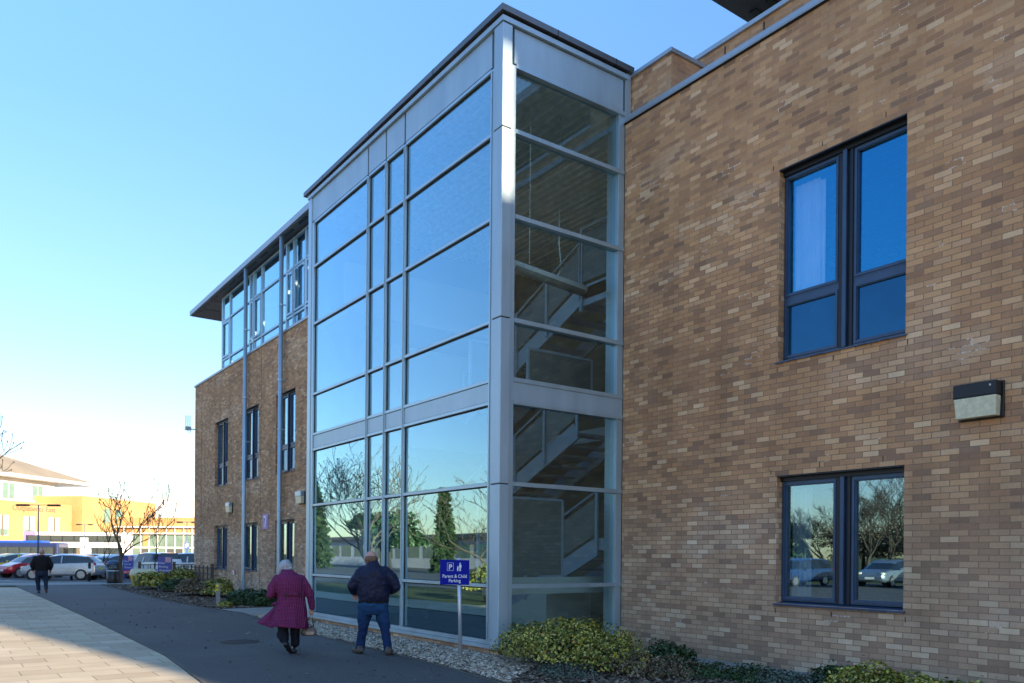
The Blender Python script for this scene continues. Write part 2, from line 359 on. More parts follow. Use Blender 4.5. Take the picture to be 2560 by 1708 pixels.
M['yellow'] = plain('yellow_plate', (.75,.60,.02), .4)
M['lens'] = plain('frosted_lens', (.74,.70,.50), .25, 0, .10, 14)
M['skin'] = plain('skin', (.50,.29,.22), .5, 0, .08, 10)
M['room'] = plain('dark_room_wall', (.05,.055,.06), .9)
M['ceiling'] = plain('interior_ceiling', (.70,.74,.74), .7)
M['floor_in'] = plain('interior_floor', (.05,.07,.085), .35, 0, .1, 2)
M['cream'] = plain('cream_plaster', (.50,.55,.52), .8, 0, .03, 1)
M['stair'] = plain('blue_grey_steel', (.30,.40,.52), .45, .2, .06, 2)
M['curtain'] = plain('white_curtain', (.90,.91,.92), .8, 0, .05, 3)
M['frost'] = plain('grey_mesh_panel', (.13,.16,.17), .4, .2, .06, 3)
def paint(name, col, metal=.3): return plain(name, col, .28, metal, .03, 1, coat=.8)

# ------------------------------------------------------------------ ground
def sheet(name, poly, z, mat, thick=0):
    m = MB()
    if thick:
        n = len(poly); m.add([(x, y, z) for x, y in poly]+[(x, y, z-thick) for x, y in poly], [tuple(range(n))]+[(i, i+n, (i+1) % n+n, (i+1) % n) for i in range(n)])
    else: m.add([(x, y, z) for x, y in poly], [tuple(range(len(poly)))])
    o = m.build(name, mat)
    b = bmesh.new(); b.from_mesh(o.data); bmesh.ops.recalc_face_normals(b, faces=b.faces)
    for f in b.faces:
        if abs(f.normal.z) > .9 and f.calc_center_median().z > z-1e-4 and f.normal.z < 0: f.normal_flip()
    b.to_mesh(o.data); b.free(); struct(o); return o
sheet('ground', [(-900,-900), (900,-900), (900,900), (-900,900)], -.035, M['grass'])
# edge of the asphalt path on the left (towards the paving) and on the right (towards the gravel)
LE = [(2.2,-12), (2.35,4), (2.78,10.3), (3.02,13.3), (3.14,20), (3.22,30.8), (3.22,43.6)]
RE = [(5.3,-12), (5.55,4), (5.78,8.4), (5.95,10), (6.02,11.2), (6.14,15.1), (6.40,19), (6.78,21.6), (6.62,23.6), (6.40,26.7), (6.45,32), (6.60,37.7), (6.75,43.0)]
sheet('footpath', LE[::1]+[(3.2,44.4), (6.8,44.4)]+RE[::-1], -.004, M['asphalt'])
sheet('paving', [(-4.2,-12)]+[(x-.06, y) for x, y in LE[:-1]]+[(3.16,42.2), (2.2,42.6), (2.0,36.0), (1.0,34.0), (.95,21.0), (-4.2,21.0)], 0.0, M['paving'], .03)
def ribbon(name, pts, w, z0, z1, mat):
    m = MB(); L = [Vector((x, y, 0)) for x, y in pts]; A = []
    for i, p in enumerate(L):
        d = (L[min(i+1, len(L)-1)]-L[max(i-1, 0)]).normalized(); s_ = Vector((-d.y, d.x, 0)); a = p-s_*w/2; b = p+s_*w/2
        A.append([(a.x,a.y,z0), (b.x,b.y,z0), (b.x,b.y,z1), (a.x,a.y,z1)])
    return m.rings(A).build(name, mat)
struct(ribbon('path_edging', [(x-.025, y) for x, y in LE[:-1]]+[(3.2,42.2)], .06, -.03, .012, M['kerb']))
struct(ribbon('gravel_edging', [(x+.03, y) for x, y in RE], .05, -.03, .014, M['kerb']))
sheet('car_park', [(-60,44.4), (70,44.4), (70,124), (-60,124)], -.012, M['asphalt'])
sheet('crossing_pavement', [(2.0,44.45), (9.2,44.45), (9.6,45.6), (7.4,46.9), (6.6,48.4), (2.0,48.4)], 0.004, M['concrete'])
sheet('parking_side_road', [(-25,-12), (-4.35,-12), (-4.35,44.3), (-25,44.3)], -.012, M['asphalt'])
for i, (x0, x1, y0, y1) in enumerate([(-6,9,50.2,50.45), (-6,5.4,52.3,52.6)]):
    sheet('painted_line', [(x0,y0), (x1,y0), (x1,y1), (x0,y1)], -.006, M['white'])
# beds
sheet('gravel_bed', [(x+.05, y) for x, y in RE[1:8]]+[(6.86,20.9), (7.6,20.4), (9.95,20.2), (9.95,4)], -.001, M['grit'])
sheet('planting_bed', [(6.66,23.7), (6.45,26.7), (6.50,32), (6.66,37.7), (6.8,43.8), (10.4,44.3), (12.5,44.0), (9.95,39), (9.2,31), (9.2,23.9)], -.001, M['earth'])
sheet('slab_path', [(6.75,20.95), (9.9,20.3), (9.93,39.1), (9.22,39.1), (9.22,23.85), (6.7,23.6), (6.8,21.7)], .008, M['concrete'], .03)
sheet('wall_base_path', [(9.15,3.0), (9.93,3.0), (9.93,10.45), (9.15,10.45)], .008, M['concrete'], .03)
sheet('front_bed', [(6.9,3.5), (9.1,3.5), (9.1,9.9), (7.9,10.2), (6.6,9.2), (6.2,7.4)], .003, M['earth'])

def inside(poly, x, y):
    r = np.zeros(len(x), bool); n = len(poly)
    for i in range(n):
        x0, y0 = poly[i]; x1, y1 = poly[(i+1) % n]
        if y0 == y1: continue
        r ^= ((y0 > y) != (y1 > y)) & (x < (x1-x0)*(y-y0)/(y1-y0)+x0)
    return r
def scatter(name, poly, n, size, mat, z, flat=.6, aspect=1.0, label=None, cat=None):
    P = np.array(poly); lo, hi = P.min(0), P.max(0)
    X = RNG.uniform(lo[0], hi[0], n*4); Y = RNG.uniform(lo[1], hi[1], n*4); k = inside(poly, X, Y); X, Y = X[k][:n], Y[k][:n]; n = len(X)
    base = np.array([(1,0,0), (.3,.95,0), (-.8,.6,0), (-.8,-.6,0), (.3,-.95,0), (.2,.1,1), (0,0,-.4)])
    F = np.array([(0,1,5), (1,2,5), (2,3,5), (3,4,5), (4,0,5)])
    S = size*RNG.uniform(.55, 1.35, (n,1,1)); a = RNG.uniform(0, 2*np.pi, n)
    b = base[None]*S*np.array([aspect, 1, flat])[None, None]; b = b+RNG.normal(0, .12, b.shape)*S
    tx = RNG.normal(0, .5, n); b2 = b.copy(); b2[..., 2] = b[..., 2]+b[..., 0]*np.sin(tx)[:, None]*.7
    ca, sa = np.cos(a)[:, None], np.sin(a)[:, None]
    V = np.stack([b2[..., 0]*ca-b2[..., 1]*sa+X[:, None], b2[..., 0]*sa+b2[..., 1]*ca+Y[:, None], b2[..., 2]+z+RNG.uniform(0, size*.5, n)[:, None]], -1)
    FF = (F[None]+(np.arange(n)*7)[:, None, None]).reshape(-1, 3)
    o = arr_mesh(name, V.reshape(-1, 3), FF, mat)
    o['kind'] = 'stuff'
    if label: o['label'] = label; o['category'] = cat
    return o
G1 = [(5.88,8.2), (6.06,10), (6.12,11.2), (6.24,15.1), (6.50,19), (6.86,21.0), (7.35,20.4), (7.30,10.55), (9.1,10.4), (9.1,9.9), (7.9,9.9), (6.6,8.9)]
scatter('gravel', G1, 22000, .027, M['stones'], .004, .55, label='pale mixed pebbles strewn between path and glass tower', cat='gravel')
scatter('leaf_litter', [(5.9,7.2), (6.0,8.6), (7.2,9.9), (9.1,9.9), (9.1,4), (6.8,4)], 9000, .022, M['bark'], .004, .3, 1.7, label='brown bark and dead leaves under the front shrubs', cat='leaf litter')
scatter('fallen_leaves', [(3.2,9), (5.9,9), (6.1,15), (6.7,22), (6.4,30), (3.3,30)], 260, .020, M['bark'], -.003, .25, 1.6, label='few dry leaves and grit blown over the dark path', cat='fallen leaves')
scatter('bark_mulch', [(6.75,23.8), (6.52,26.7), (6.58,32), (6.74,37.7), (6.9,43.5), (9.9,43.6), (9.15,31), (9.15,24)], 14000, .03, M['bark'], .004, .4, 1.6, label='brown bark chips on the bed by the left brick wall', cat='bark mulch')
# ------------------------------------------------------------------ walls with openings
XW = 9.95; TOPW = 9.28
def wall_x(m, x, y0, y1, z0, z1, holes, d):
    """brick skin facing -X at x, with openings (ya,yb,za,zb) and jambs of depth d"""
    ys = sorted({y0, y1, *[h[0] for h in holes], *[h[1] for h in holes]}); zs = sorted({z0, z1, *[h[2] for h in holes], *[h[3] for h in holes]})
    for i in range(len(ys)-1):
        for j in range(len(zs)-1):
            a, b, c, e = ys[i], ys[i+1], zs[j], zs[j+1]; my, mz = (a+b)/2, (c+e)/2
            if any(h[0] < my < h[1] and h[2] < mz < h[3] for h in holes): continue
            m.quad((x,b,c), (x,a,c), (x,a,e), (x,b,e))
    for (a, b, c, e) in holes:
        m.quad((x,b,c), (x,b,e), (x+d,b,e), (x+d,b,c)); m.quad((x,a,e), (x,a,c), (x+d,a,c), (x+d,a,e))
        m.quad((x,a,c), (x,b,c), (x+d,b,c), (x+d,a,c)); m.quad((x,b,e), (x,a,e), (x+d,a,e), (x+d,b,e))
    return m
def tpane(x, a, b, c, e, th=.006, k=.0035):       # a pane set a touch out of true, as real ones are
    q = [random.uniform(-k, k)*max(.35, min(1.2, b-a)) for _ in range(3)]; q.append(q[0]+q[2]-q[1])
    P = [(a,c), (b,c), (b,e), (a,e)]; V = [(x+q[i], *P[i]) for i in range(4)]+[(x+th+q[i], *P[i]) for i in range(4)]
    return MB().add(V, [(0,3,2,1), (4,5,6,7), (0,1,5,4), (1,2,6,5), (2,3,7,6), (3,0,4,7)])
WD = .17                                         # recess of the frames
def window_unit(parent, y0, y1, z0, z1, rail=None, curtain=None, glass='glass_low'):
    """two casements either side of a dark post; y grows away from the camera"""
    x = XW+.13; D = .07; m = MB(); ym = (y0+y1)/2-.045; pw = .10
    m.cur = 0
    m.box(XW-.004, XW+.20, y0+.003, y1-.003, z1-.022, z1-.003); m.box(XW+.09, XW+.20, y0+.003, y1-.003, z1-.08, z1-.022)                # dark lintel, its colour also standing for the shadow in the recess
    m.cur = 1
    m.box(x+.02, x+.11, ym-.04, ym+.04, z0+.03, z1-.075)                       # post
    m.box(x-.06, x-.03, ym-.028, ym+.028, z0+.03, z1-.08); m.box(x-.03, x+.02, ym-.012, ym+.012, z0+.03, z1-.08)
    m.cur = 0
    m.box(x-.02, x+.02, ym-.10, ym-.055, z0+.03, z1-.08); m.box(x-.02, x+.02, ym+.055, ym+.10, z0+.03, z1-.08)
    cells = [(y0+.004, ym-.10), (ym+.10, y1-.004)]; w = .065; m.cur = 1; panes = []; spans = []
    for (a, b) in cells:
        lv = [(z0+.035, z1-.08, 0)] if rail is None else [(z0+.035, rail-.03, 1), (rail+.03, z1-.08, 0)]
        for (c, e, sp) in lv:
            m.box(x, x+D, a, a+w, c, e); m.box(x, x+D, b-w, b, c, e); m.box(x, x+D, a+w, b-w, c, c+w); m.box(x, x+D, a+w, b-w, e-w, e)
            m.box(x-.014, x, a+.022, a+w-.012, c+.022, e-.022); m.box(x-.014, x, b-w+.012, b-.022, c+.022, e-.022)
            m.box(x-.014, x, a+w-.012, b-w+.012, c+.022, c+w-.012); m.box(x-.014, x, a+w-.012, b-w+.012, e-w+.012, e-.022)
            (spans if sp else panes).append((a+w, b-w, c+w, e-w))
        if rail is not None: m.box(x+.004, x+D-.01, a, b, rail-.03, rail+.03)
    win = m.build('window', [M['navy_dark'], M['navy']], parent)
    for (a, b, c, e) in panes:
        p = tpane(x+.040, a-.004, b+.004, c-.004, e+.004).build('pane', M[glass], win)
    for (a, b, c, e) in spans:
        MB().box(x+.030, x+.050, a-.004, b+.004, c-.004, e+.004).build('spandrel_panel', M['spandrel'], win)
    s = MB().add([(XW-.035,y0-.03,z0-.012), (XW-.035,y1+.03,z0-.012), (x+.05,y1-.003,z0+.03), (x+.05,y0+.003,z0+.03), (XW-.035,y0-.03,z0-.03), (XW-.035,y1+.03,z0-.03), (x+.05,y1-.003,z0-.005), (x+.05,y0+.003,z0-.005)],
        [(0,3,2,1), (4,5,6,7), (0,1,5,4), (1,2,6,5), (2,3,7,6), (3,0,4,7)])
    for yy in (y0+.25, ym-.35, ym+.3, y1-.25): s.box(XW-.046, XW-.037, yy-.04, yy+.04, z0-.026, z0-.014)
    s.build('window_sill', M['navy'], win)
    if curtain:
        a, b, c, e = panes[curtain[0]]; ya = b-(b-a)*curtain[1]; cm = MB(); n = 46; top = []; bot = []
        for i in range(n+1):
            y = ya+(b+.03-ya)*i/n; xx = x+.20+.018*math.sin(i*1.9)+.01*math.sin(i*.7); top.append((xx, y, e-.03-.05*(curtain[2] if i < 8 else 0))); bot.append((xx, y, c+.0))
        for i in range(n): cm.quad(bot[i], bot[i+1], top[i+1], top[i])
        cm.build('curtain', M['curtain'], win, True)
    return win
def slots(wm, y0, y1, z0, z1):                    # weep slots in the joints above and below an opening
    for yy, zz in ((y1+.10, z1+.06), ((y0+y1)/2+.25, z1+.10), (y0+.28, z1+.10), (y1+.0, z0-.11), ((y0+y1)/2+.05, z0-.11), (y0-.03, z0-.11)):
        wm.box(XW-.002, XW+.002, yy-.005, yy+.005, zz-.035, zz+.035)
def wing_shell(m, x0, x1, y0, y1, z1, d):        # plain back, ends and roof
    m.quad((x1,y0,0), (x1,y1,0), (x1,y1,z1), (x1,y0,z1)); m.quad((x0,y0,0), (x1,y0,0), (x1,y0,z1), (x0,y0,z1)); m.quad((x1,y1,0), (x0,y1,0), (x0,y1,z1), (x1,y1,z1))
    m.quad((x0,y0,z1-.15), (x1,y0,z1-.15), (x1,y1,z1-.15), (x0,y1,z1-.15)); return m

# ---- right-hand brick wing
RW = thing('brick_wing', 'long brown brick wing filling the right side, with two dark blue windows and stepped parapets', 'building', (9.95, 2, 0))
wr = (5.40, 7.29)
m = wall_x(MB(), XW, -12, 10.515, 0, TOPW, [(*wr, 4.44, 7.22), (*wr, .95, 2.79)], WD+.05); wing_shell(m, XW, 24, -12, 10.515, TOPW, .1)
for z in (.002, 3.75): m.quad((XW+.4,-12,z), (24,-12,z), (24,10.4,z), (XW+.4,10.4,z))
m.cur = 1; slots(m, *wr, 4.44, 7.22); slots(m, *wr, .95, 2.79)
m.build('wall', [M['brick'], M['gasket']], RW)
MB().box(XW-.045, XW+.36, -12, 10.53, TOPW, TOPW+.085).box(XW-.045, XW-.03, -12, 10.53, TOPW-.02, TOPW).build('coping', M['coping'], RW, bevel=.006)
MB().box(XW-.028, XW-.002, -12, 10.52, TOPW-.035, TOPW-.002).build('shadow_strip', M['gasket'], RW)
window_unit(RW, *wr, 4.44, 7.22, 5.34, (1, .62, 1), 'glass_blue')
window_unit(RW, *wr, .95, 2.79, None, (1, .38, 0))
m = MB().box(10.10, 10.86, 9.57, 10.60, 9.0, 10.12); m.build('parapet_block', M['brick'], RW)
MB().box(10.055, 10.91, 9.53, 10.60, 10.12, 10.19).build('block_coping', M['coping'], RW, bevel=.006)
m = MB().box(11.03, 13.2, -12, 9.95, 9.0, 10.43); m.cur = 1
for y in (9.2, 8.4, 7.3, 6.2): m.box(11.02, 11.031, y-.008, y+.008, 9.9, 10.38)
m.build('upper_parapet', [M['brick'], M['gasket']], RW)
MB().box(10.98, 13.2, -12, 10.0, 10.43, 10.51).build('upper_coping', M['coping'], RW, bevel=.006)
m = MB().box(13.3, 22, -12, 9.9, 10.3, 12.30); m.build('upper_wall', M['brick'], RW)
m = MB().box(11.35, 22.5, -12, 10.46, 12.32, 12.36); m.cur = 1; m.box(11.30, 22.6, -12, 10.5, 12.36, 12.60)
m.cur = 2
for i in range(9): m.box(11.9+i*1.1, 12.25+i*1.1, 10.1, 10.25, 12.305, 12.32); m.box(11.9+i*1.1, 12.25+i*1.1, 9.75, 9.9, 12.305, 12.32)
m.build('roof', [M['soffit'], M['coping'], M['black']], RW)

def wall_lamp(name, label, y0, y1, z0, z1, pale=False):
    t = thing(name, label, 'wall lamp', (XW, (y0+y1)/2, z0), 'box lamps fixed to the brick walls'); zm = z0+(z1-z0)*.60; dx = .17
    h = MB().box(XW-dx, XW-.035, y0, y1, zm, z1).build('hood', M['alu'] if pale else M['navy_dark'], t, bevel=.012)
    MB().box(XW-.034, XW, y0-.02, y1+.0, z0-.01, z1+.01).build('back_box', M['black'], t, bevel=.01)
    m = MB(); m.add([(XW-dx+.004,y0+.01,zm-.002), (XW-.036,y0+.01,zm-.002), (XW-.036,y1-.01,zm-.002), (XW-dx+.004,y1-.01,zm-.002), (XW-dx+.03,y0+.02,z0+.01), (XW-.036,y0+.02,z0+.01), (XW-.036,y1-.02,z0+.01), (XW-dx+.03,y1-.02,z0+.01)],
        [(0,3,2,1), (4,5,6,7), (0,1,5,4), (1,2,6,5), (2,3,7,6), (3,0,4,7)]); m.build('diffuser', M['lens'], t, bevel=.006)
    MB().sphere((XW-dx-.002, y0+.07, z1-.05), .012, 8, 5).build('sensor', M['white'], h, True)
    return t
wall_lamp('wall_lamp', 'large box lamp with dark hood and stained diffuser on the right brick wall', 4.245, 4.73, 3.24, 3.645)
wall_lamp('wall_lamp', 'small box lamp on the left brick wall right beside the glass tower', 25.45, 25.95, 3.25, 3.66, True)
wall_lamp('wall_lamp', 'small box lamp on the left brick wall above its far ground floor window', 33.25, 33.75, 3.25, 3.66, True)

# ---- left-hand brick wing
LW = thing('brick_wing', 'brown brick wing left of the glass tower, with narrow windows below a glazed top storey', 'building', (9.95, 30, 0))
wins = [(34.0, 35.89), (30.2, 32.09), (26.42, 28.31)]
m = wall_x(MB(), XW, 18.6, 39.15, 0, TOPW, [(a, b, 4.44, 7.22) for a, b in wins]+[(a, b, .95, 2.79) for a, b in wins], WD+.05); wing_shell(m, XW, 24, 18.6, 39.15, TOPW, .1)
for z in (.002, 3.75): m.quad((XW+.4,19,z), (23.9,19,z), (23.9,39,z), (XW+.4,39,z))
m.cur = 1
for a, b in wins: slots(m, a, b, 4.44, 7.22); slots(m, a, b, .95, 2.79)
for y in (38.0, 29.9): m.box(XW-.003, XW+.003, y-.010, y+.010, 0.002, TOPW-.04)
m.build('wall', [M['brick'], M['gasket']], LW)
MB().box(XW-.045, XW+.36, 18.62, 39.22, TOPW, TOPW+.085).build('coping', M['coping'], LW, bevel=.006)
w0 = window_unit(LW, *wins[0], 4.44, 7.22, 5.34); w1 = window_unit(LW, *wins[0], .95, 2.79)
for a, b in wins[1:]:
    for w in (w0, w1):
        c = copy_tree(w, LW); c.location = (0, a-wins[0][0], 0)
# glazed top storey
XC = 10.10; ZC0 = 9.40; ZC1 = 12.50
ystops = [18.7, 20.9, 21.35, 23.0, 24.9, 25.95, 27.05, 27.75, 30.35, 31.30, 31.75, 34.35, 35.43]
m = MB(); w = .045
for i, y in enumerate(ystops):
    ww = .06 if i in (12, 0, 5, 9) else w
    m.box(XC-.02, XC+.10, y-ww, y+ww, ZC0, ZC1)
    if i in (3, 6, 9): m.box(XC-.035, XC-.02, y-.02, y+.02, ZC0, ZC1)
for z in (ZC0+.04, 9.83, 11.48, ZC1-.03): 
    for i in range(12): m.box(XC-.012, XC+.08, ystops[i]+w, ystops[i+1]-w, z-.035, z+.035)
cl = m.build('clerestory_frame', M['alu'], LW)
for i in range(12):
    a, b = ystops[i]+w, ystops[i+1]-w
    for (c, e) in ((ZC0+.075, 9.795), (9.865, 11.445), (11.515, ZC1-.065)):
        tpane(XC+.03, a, b, c, e).build('pane', M['glass'], cl)
        if (b-a) < 1.3 and c == 9.865:
            q = MB(); q.box(XC-.03, XC-.013, a+.03, a+.09, c+.05, e-.05); q.box(XC-.03, XC-.013, b-.09, b-.03, c+.05, e-.05); q.box(XC-.03, XC-.013, a+.09, b-.09, c+.05, c+.11); q.box(XC-.03, XC-.013, a+.09, b-.09, e-.11, e-.05)
            q.build('casement', M['alu'], cl)
m = MB()
for i in (2, 3, 6, 7, 10):
    a = ystops[i]+.1; b = min(ystops[i]+1.1, ystops[i+1]-.05); n = 26
    P = [(XC+.22+.02*math.sin(k*1.9), a+(b-a)*k/n) for k in range(n+1)]
    for k in range(n): m.quad((*P[k], ZC0+.05), (*P[k+1], ZC0+.05), (*P[k+1], 11.95), (*P[k], 11.95))
m.build('curtain', M['curtain'], cl, True)
m = MB().box(XC+.3, 22, 18.7, 35.40, ZC0-.1, ZC0-.02); m.box(15.0, 15.1, 18.7, 35.4, ZC0, ZC1); m.box(XC+.11, 22, 35.30, 35.44, ZC0-.05, ZC1); m.box(XC+.1, 22, 18.62, 18.7, ZC0, ZC1)
m.build('clerestory_wall', M['alu_panel'], LW)
m = MB().box(9.76, 22, 18.62, 39.22, 12.57, 12.60); m.cur = 1
m.box(9.70, 22.2, 18.62, 39.29, 12.60, 12.80)
m.cur = 2
for k in range(16): y = 18.9+k*1.28; m.box(9.84, 9.92, y, y+.75, 12.558, 12.57)
for y in (36.2, 37.7): m.box(9.95, 21.9, y, y+.02, 12.562, 12.57)
rf = m.build('roof', [M['soffit_grey'], M['coping'], M['black']], LW)
for yy in (31.35, 27.45):
    p = MB().tube([(9.80,yy,12.57), (9.80,yy,.22), (9.79,yy+.02,.13), (9.66,yy+.10,.05)], .075, 14).build('drainpipe', M['alu'], LW, True)
    q = MB()
    for z in (1.05, 3.1, 5.9, 7.6, 10.2): q.tube([(9.80,yy,z-.03), (9.80,yy,z+.03)], .084, 14); q.box(9.83, 9.95, yy-.10, yy-.06, z-.02, z+.02)
    q.build('bracket', M['alu'], p)

# ---- glazed stair tower
XB = 7.31; YB = 10.52; YE = 18.53
GT = thing('glass_tower', 'three storey glass stair tower in silver metal frames, projecting between the two brick wings', 'building', (8.6, 14.5, 0))
MB().box(XB+.035, XW, YB+.035, YE-.03, -.03, .105).build('plinth', M['brick'], GT)
Zt = [.215, 1.11, 2.75, 4.06, 4.42, 5.37, 7.03, 8.39, 9.43]     # transom centre heights (4.06-4.42 is the solid band)
Ym = [10.81, 13.785, 14.575, 15.385, 18.40]                    # mullions of the long face
g = .055
def fr(): return MB()
# long face: sill, mullions, transoms
m = fr().box(XB-.03, XB+.14, YB-.02, YE, .105, .165).box(XB, XB+.12, YB+.05, YE-.02, .171, .235)
m.build('sill', M['alu'], GT)
for i, y in enumerate(Ym):
    hw = (.05, .038, .034, .038, .13)[i]
    MB().box(XB-.012, XB+.12, y-hw, y+hw, .235, 9.43).box(XB-.028, XB-.013, y-.008, y+.008, .26, 9.40).build('mullion', M['alu'], GT, bevel=.004)
for z in Zt[1:]:
    mm = MB()
    for i in range(4):
        a, b = Ym[i]+(.05, .038, .034, .038)[i], Ym[i+1]-(.038, .034, .038, .13)[i]
        mm.box(XB-.004, XB+.11, a, b, z-.027, z+.027)
    mm.build('transom', M['alu'], GT, bevel=.003)
for k in range(len(Zt)-1):
    lo, hi = Zt[k]+.03, Zt[k+1]-.03
    for i in range(4):
        a, b = Ym[i]+(.05, .038, .034, .038)[i], Ym[i+1]-(.038, .034, .038, .13)[i]
        if k == 3: MB().box(XB+.012, XB+.05, a+.004, b-.004, lo+.006, hi-.006).build('band_panel', M['alu_panel'], GT)
        else:
            gk = tpane(XB+.045, a, b, lo, hi).build('pane', M['glass'], GT)
            q = MB(); q.box(XB+.030, XB+.043, a, a+.010, lo, hi); q.box(XB+.030, XB+.043, b-.010, b, lo, hi); q.box(XB+.030, XB+.043, a+.01, b-.01, hi-.016, hi); q.box(XB+.030, XB+.043, a+.01, b-.01, lo, lo+.006)
            q.build('gasket', M['gasket'], gk)
# parapet panels
for i in range(4):
    a, b = Ym[i]+.03, Ym[i+1]-(.03 if i < 3 else -.03)
    MB().box(XB+.0, XB+.08, a, b, 9.475, 10.03).build('parapet_panel', M['alu_panel'], GT)
# short face (towards the camera)
Xr = [7.51, 9.83]
MB().box(Xr[0]-.045, Xr[0]+.045, YB-.012, YB+.12, .165, 9.43).build('mullion', M['alu'], GT, bevel=.004)
MB().box(9.80, 9.94, YB+.0, YB+.30, .165, 9.43).build('mullion', M['alu'], GT, bevel=.004)
for z in Zt[1:]:
    MB().box(Xr[0]+.045, 9.93, YB-.02, YB+.0, z-.034, z+.034).box(Xr[0]+.045, 9.80, YB, YB+.13, z-.028, z+.028).build('transom', M['alu'], GT)
MB().box(Xr[0]+.045, 9.80, YB-.015, YB+.12, .165, .235).build('sill', M['alu'], GT)
for k in range(len(Zt)-1):
    lo, hi = Zt[k]+.028, Zt[k+1]-.028
    if k == 3: MB().box(Xr[0]+.047, 9.93, YB-.004, YB+.05, lo+.008, hi-.008).build('band_panel', M['alu_panel'], GT)
    else: MB().box(Xr[0]+.045, 9.80, YB+.075, YB+.081, lo, hi).build('pane', M['glass_side'], GT)
MB().box(Xr[0]+.02, 9.90, YB+.005, YB+.085, 9.475, 10.03).build('parapet_panel', M['alu_panel'], GT)
# corner column, end post, coping
m = MB()
for a, b in ((.105,2.73), (2.745,5.37), (5.385,8.38), (8.395,10.03)):
    m.box(XB-.035, XB+.155, YB-.035, YB+.215, a, b)
m.build('corner_column', M['alu_panel'], GT, bevel=.012)
MB().box(XB-.035+.01, XB+.14, YB-.025, YB+.2, .1, 10.0).build('column_core', M['gasket'], GT)
MB().box(XB-.03, XB+.10, 10.04, 18.62, 10.03, 10.13) and None
m = MB(); m.box(XB-.05, XW+.02, YB-.05, YE+.06, 10.045, 10.125); cp0 = m.build('parapet_trim', M['alu_panel'], GT)
m = MB(); m.box(XB-.02, XW+.02, YB-.02, YE+.04, 10.126, 10.175); m.build('shadow_gap', M['gasket'], GT)
m = MB(); m.box(XB-.085, XB+.25, YB-.085, YE+.24, 10.176, 10.275); m.box(XB+.25, XW+.13, YB-.085, YB+.25, 10.176, 10.275)
m.cur = 1
for y in (12.6, 15.2, 17.6): m.box(XB-.088, XB+.255, y-.006, y+.006, 10.173, 10.278)
for x in (8.35, 9.65): m.box(x-.006, x+.006, YB-.088, YB+.255, 10.173, 10.278)
m.build('coping', [M['coping_dark'], M['gasket']], GT)
MB().box(XB-.03, XB+.12, YE-.14, YE+.04, .165, 10.04).build('end_post', M['alu'], GT, bevel=.004)
MB().box(9.935, 10.065, YB-.02, YB+.3, 9.37, 10.17).build('end_post', M['alu'], GT, bevel=.004)
MB().box(XB+.12, XW, YE-.10, YE+.02, .105, 10.03).build('end_wall', M['alu_panel'], GT)
# interior
m = MB(); m.box(XB+.16, 14.1, YB+.13, YE-.12, .06, .125); m.build('floor', M['floor_in'], GT)
m = MB(); m.box(XB+.16, 14.1, YB+.14, YE-.12, 9.50, 9.58)
for k in range(34): x = XB+.3+k*.2; m.box(x, x+.09, YB+.2, YE-.15, 9.45, 9.50)
m.build('ceiling', M['ceiling'], GT)
m = MB(); m.box(14.0, 14.2, YB+.0, YE, .1, 9.6); m.box(9.97, 14.0, YB+.02, YB+.14, .1, 9.6); m.box(9.97, 14.0, YE-.12, YE-.0, .1, 9.6); m.build('inner_wall', plain('olive_plaster', (.20,.21,.155), .9, 0, .08, 1), GT)
m = MB(); m.box(XB+.17, 14.0, 16.6, YE-.13, 4.10, 4.38); m.box(11.7, 13.99, YB+.15, 16.6, 4.10, 4.38); m.box(XB+.17, 14.0, 16.6, YE-.13, 6.95, 7.15); m.build('floor_slab', M['cream'], GT)
m = MB(); m.box(XB+.9, XB+.95, 16.6, 17.6, .13, 2.2); m.box(9.2, 12.5, 18.0, 18.1, 4.4, 6.8); m.box(8.0, 13.0, 18.05, 18.15, 7.3, 8.6); m.build('inner_partition', M['cream'], GT)
m = MB()
for a, b in ((16.5,16.56), (17.4,17.46)): m.box(9.4, 9.46, a, b, .13, 2.3)
m.box(9.4, 9.46, 16.56, 17.4, 2.24, 2.3); m.box(9.41, 9.45, 16.56, 17.4, .13, .3); m.build('inner_door', M['frost'], GT)
XS = 10.35
def flight(yb, zb, yt, zt, name='stair_flight'):          # rises towards -Y
    m = MB(); n = Vector((0, yt-yb, zt-zb)); L = n.length; n.normalize(); u = Vector((0, -n.z, n.y)) if n.y > 0 else Vector((0, n.z, -n.y))
    p, q = Vector((XS, yb, zb)), Vector((XS, yt, zt))
    for x in (0, 1.25):
        o = Vector((x, 0, 0)); h = u*.34
        m.add([p+o, q+o, q+o+h, p+o+h, p+o+Vector((.05,0,0)), q+o+Vector((.05,0,0)), q+o+h+Vector((.05,0,0)), p+o+h+Vector((.05,0,0))], [(0,1,2,3), (7,6,5,4), (0,4,5,1), (1,5,6,2), (2,6,7,3), (3,7,4,0)])
    k = int((zt-zb)/.17)
    for i in range(k):
        f = (i+.5)/k; c = p.lerp(q, f); m.box(XS+.05, XS+1.25, c.y-.16, c.y+.16, c.z+.16, c.z+.20)
    s = m.build(name, M['stair'], GT)
    r = MB(); hp = Vector((0,0,1.25)); r.tube([p+hp, q+hp], .025, 8)
    np_ = max(2, int(L/1.1))
    for i in range(np_+1): c = p.lerp(q, i/np_); r.box(XS-.05, XS-.01, c.y-.035, c.y+.035, c.z+.05, c.z+1.24)
    r.build('handrail', M['stair'], s)
    g2 = MB()
    for i in range(np_):
        a, b = p.lerp(q, i/np_), p.lerp(q, (i+1)/np_); e = (b-a)*.06
        g2.add([a+e+Vector((-.03,0,.42)), b-e+Vector((-.03,0,.42)), b-e+Vector((-.03,0,1.12)), a+e+Vector((-.03,0,1.12))], [(0,1,2,3)])
    g2.build('mesh_panel', M['frost'], s)
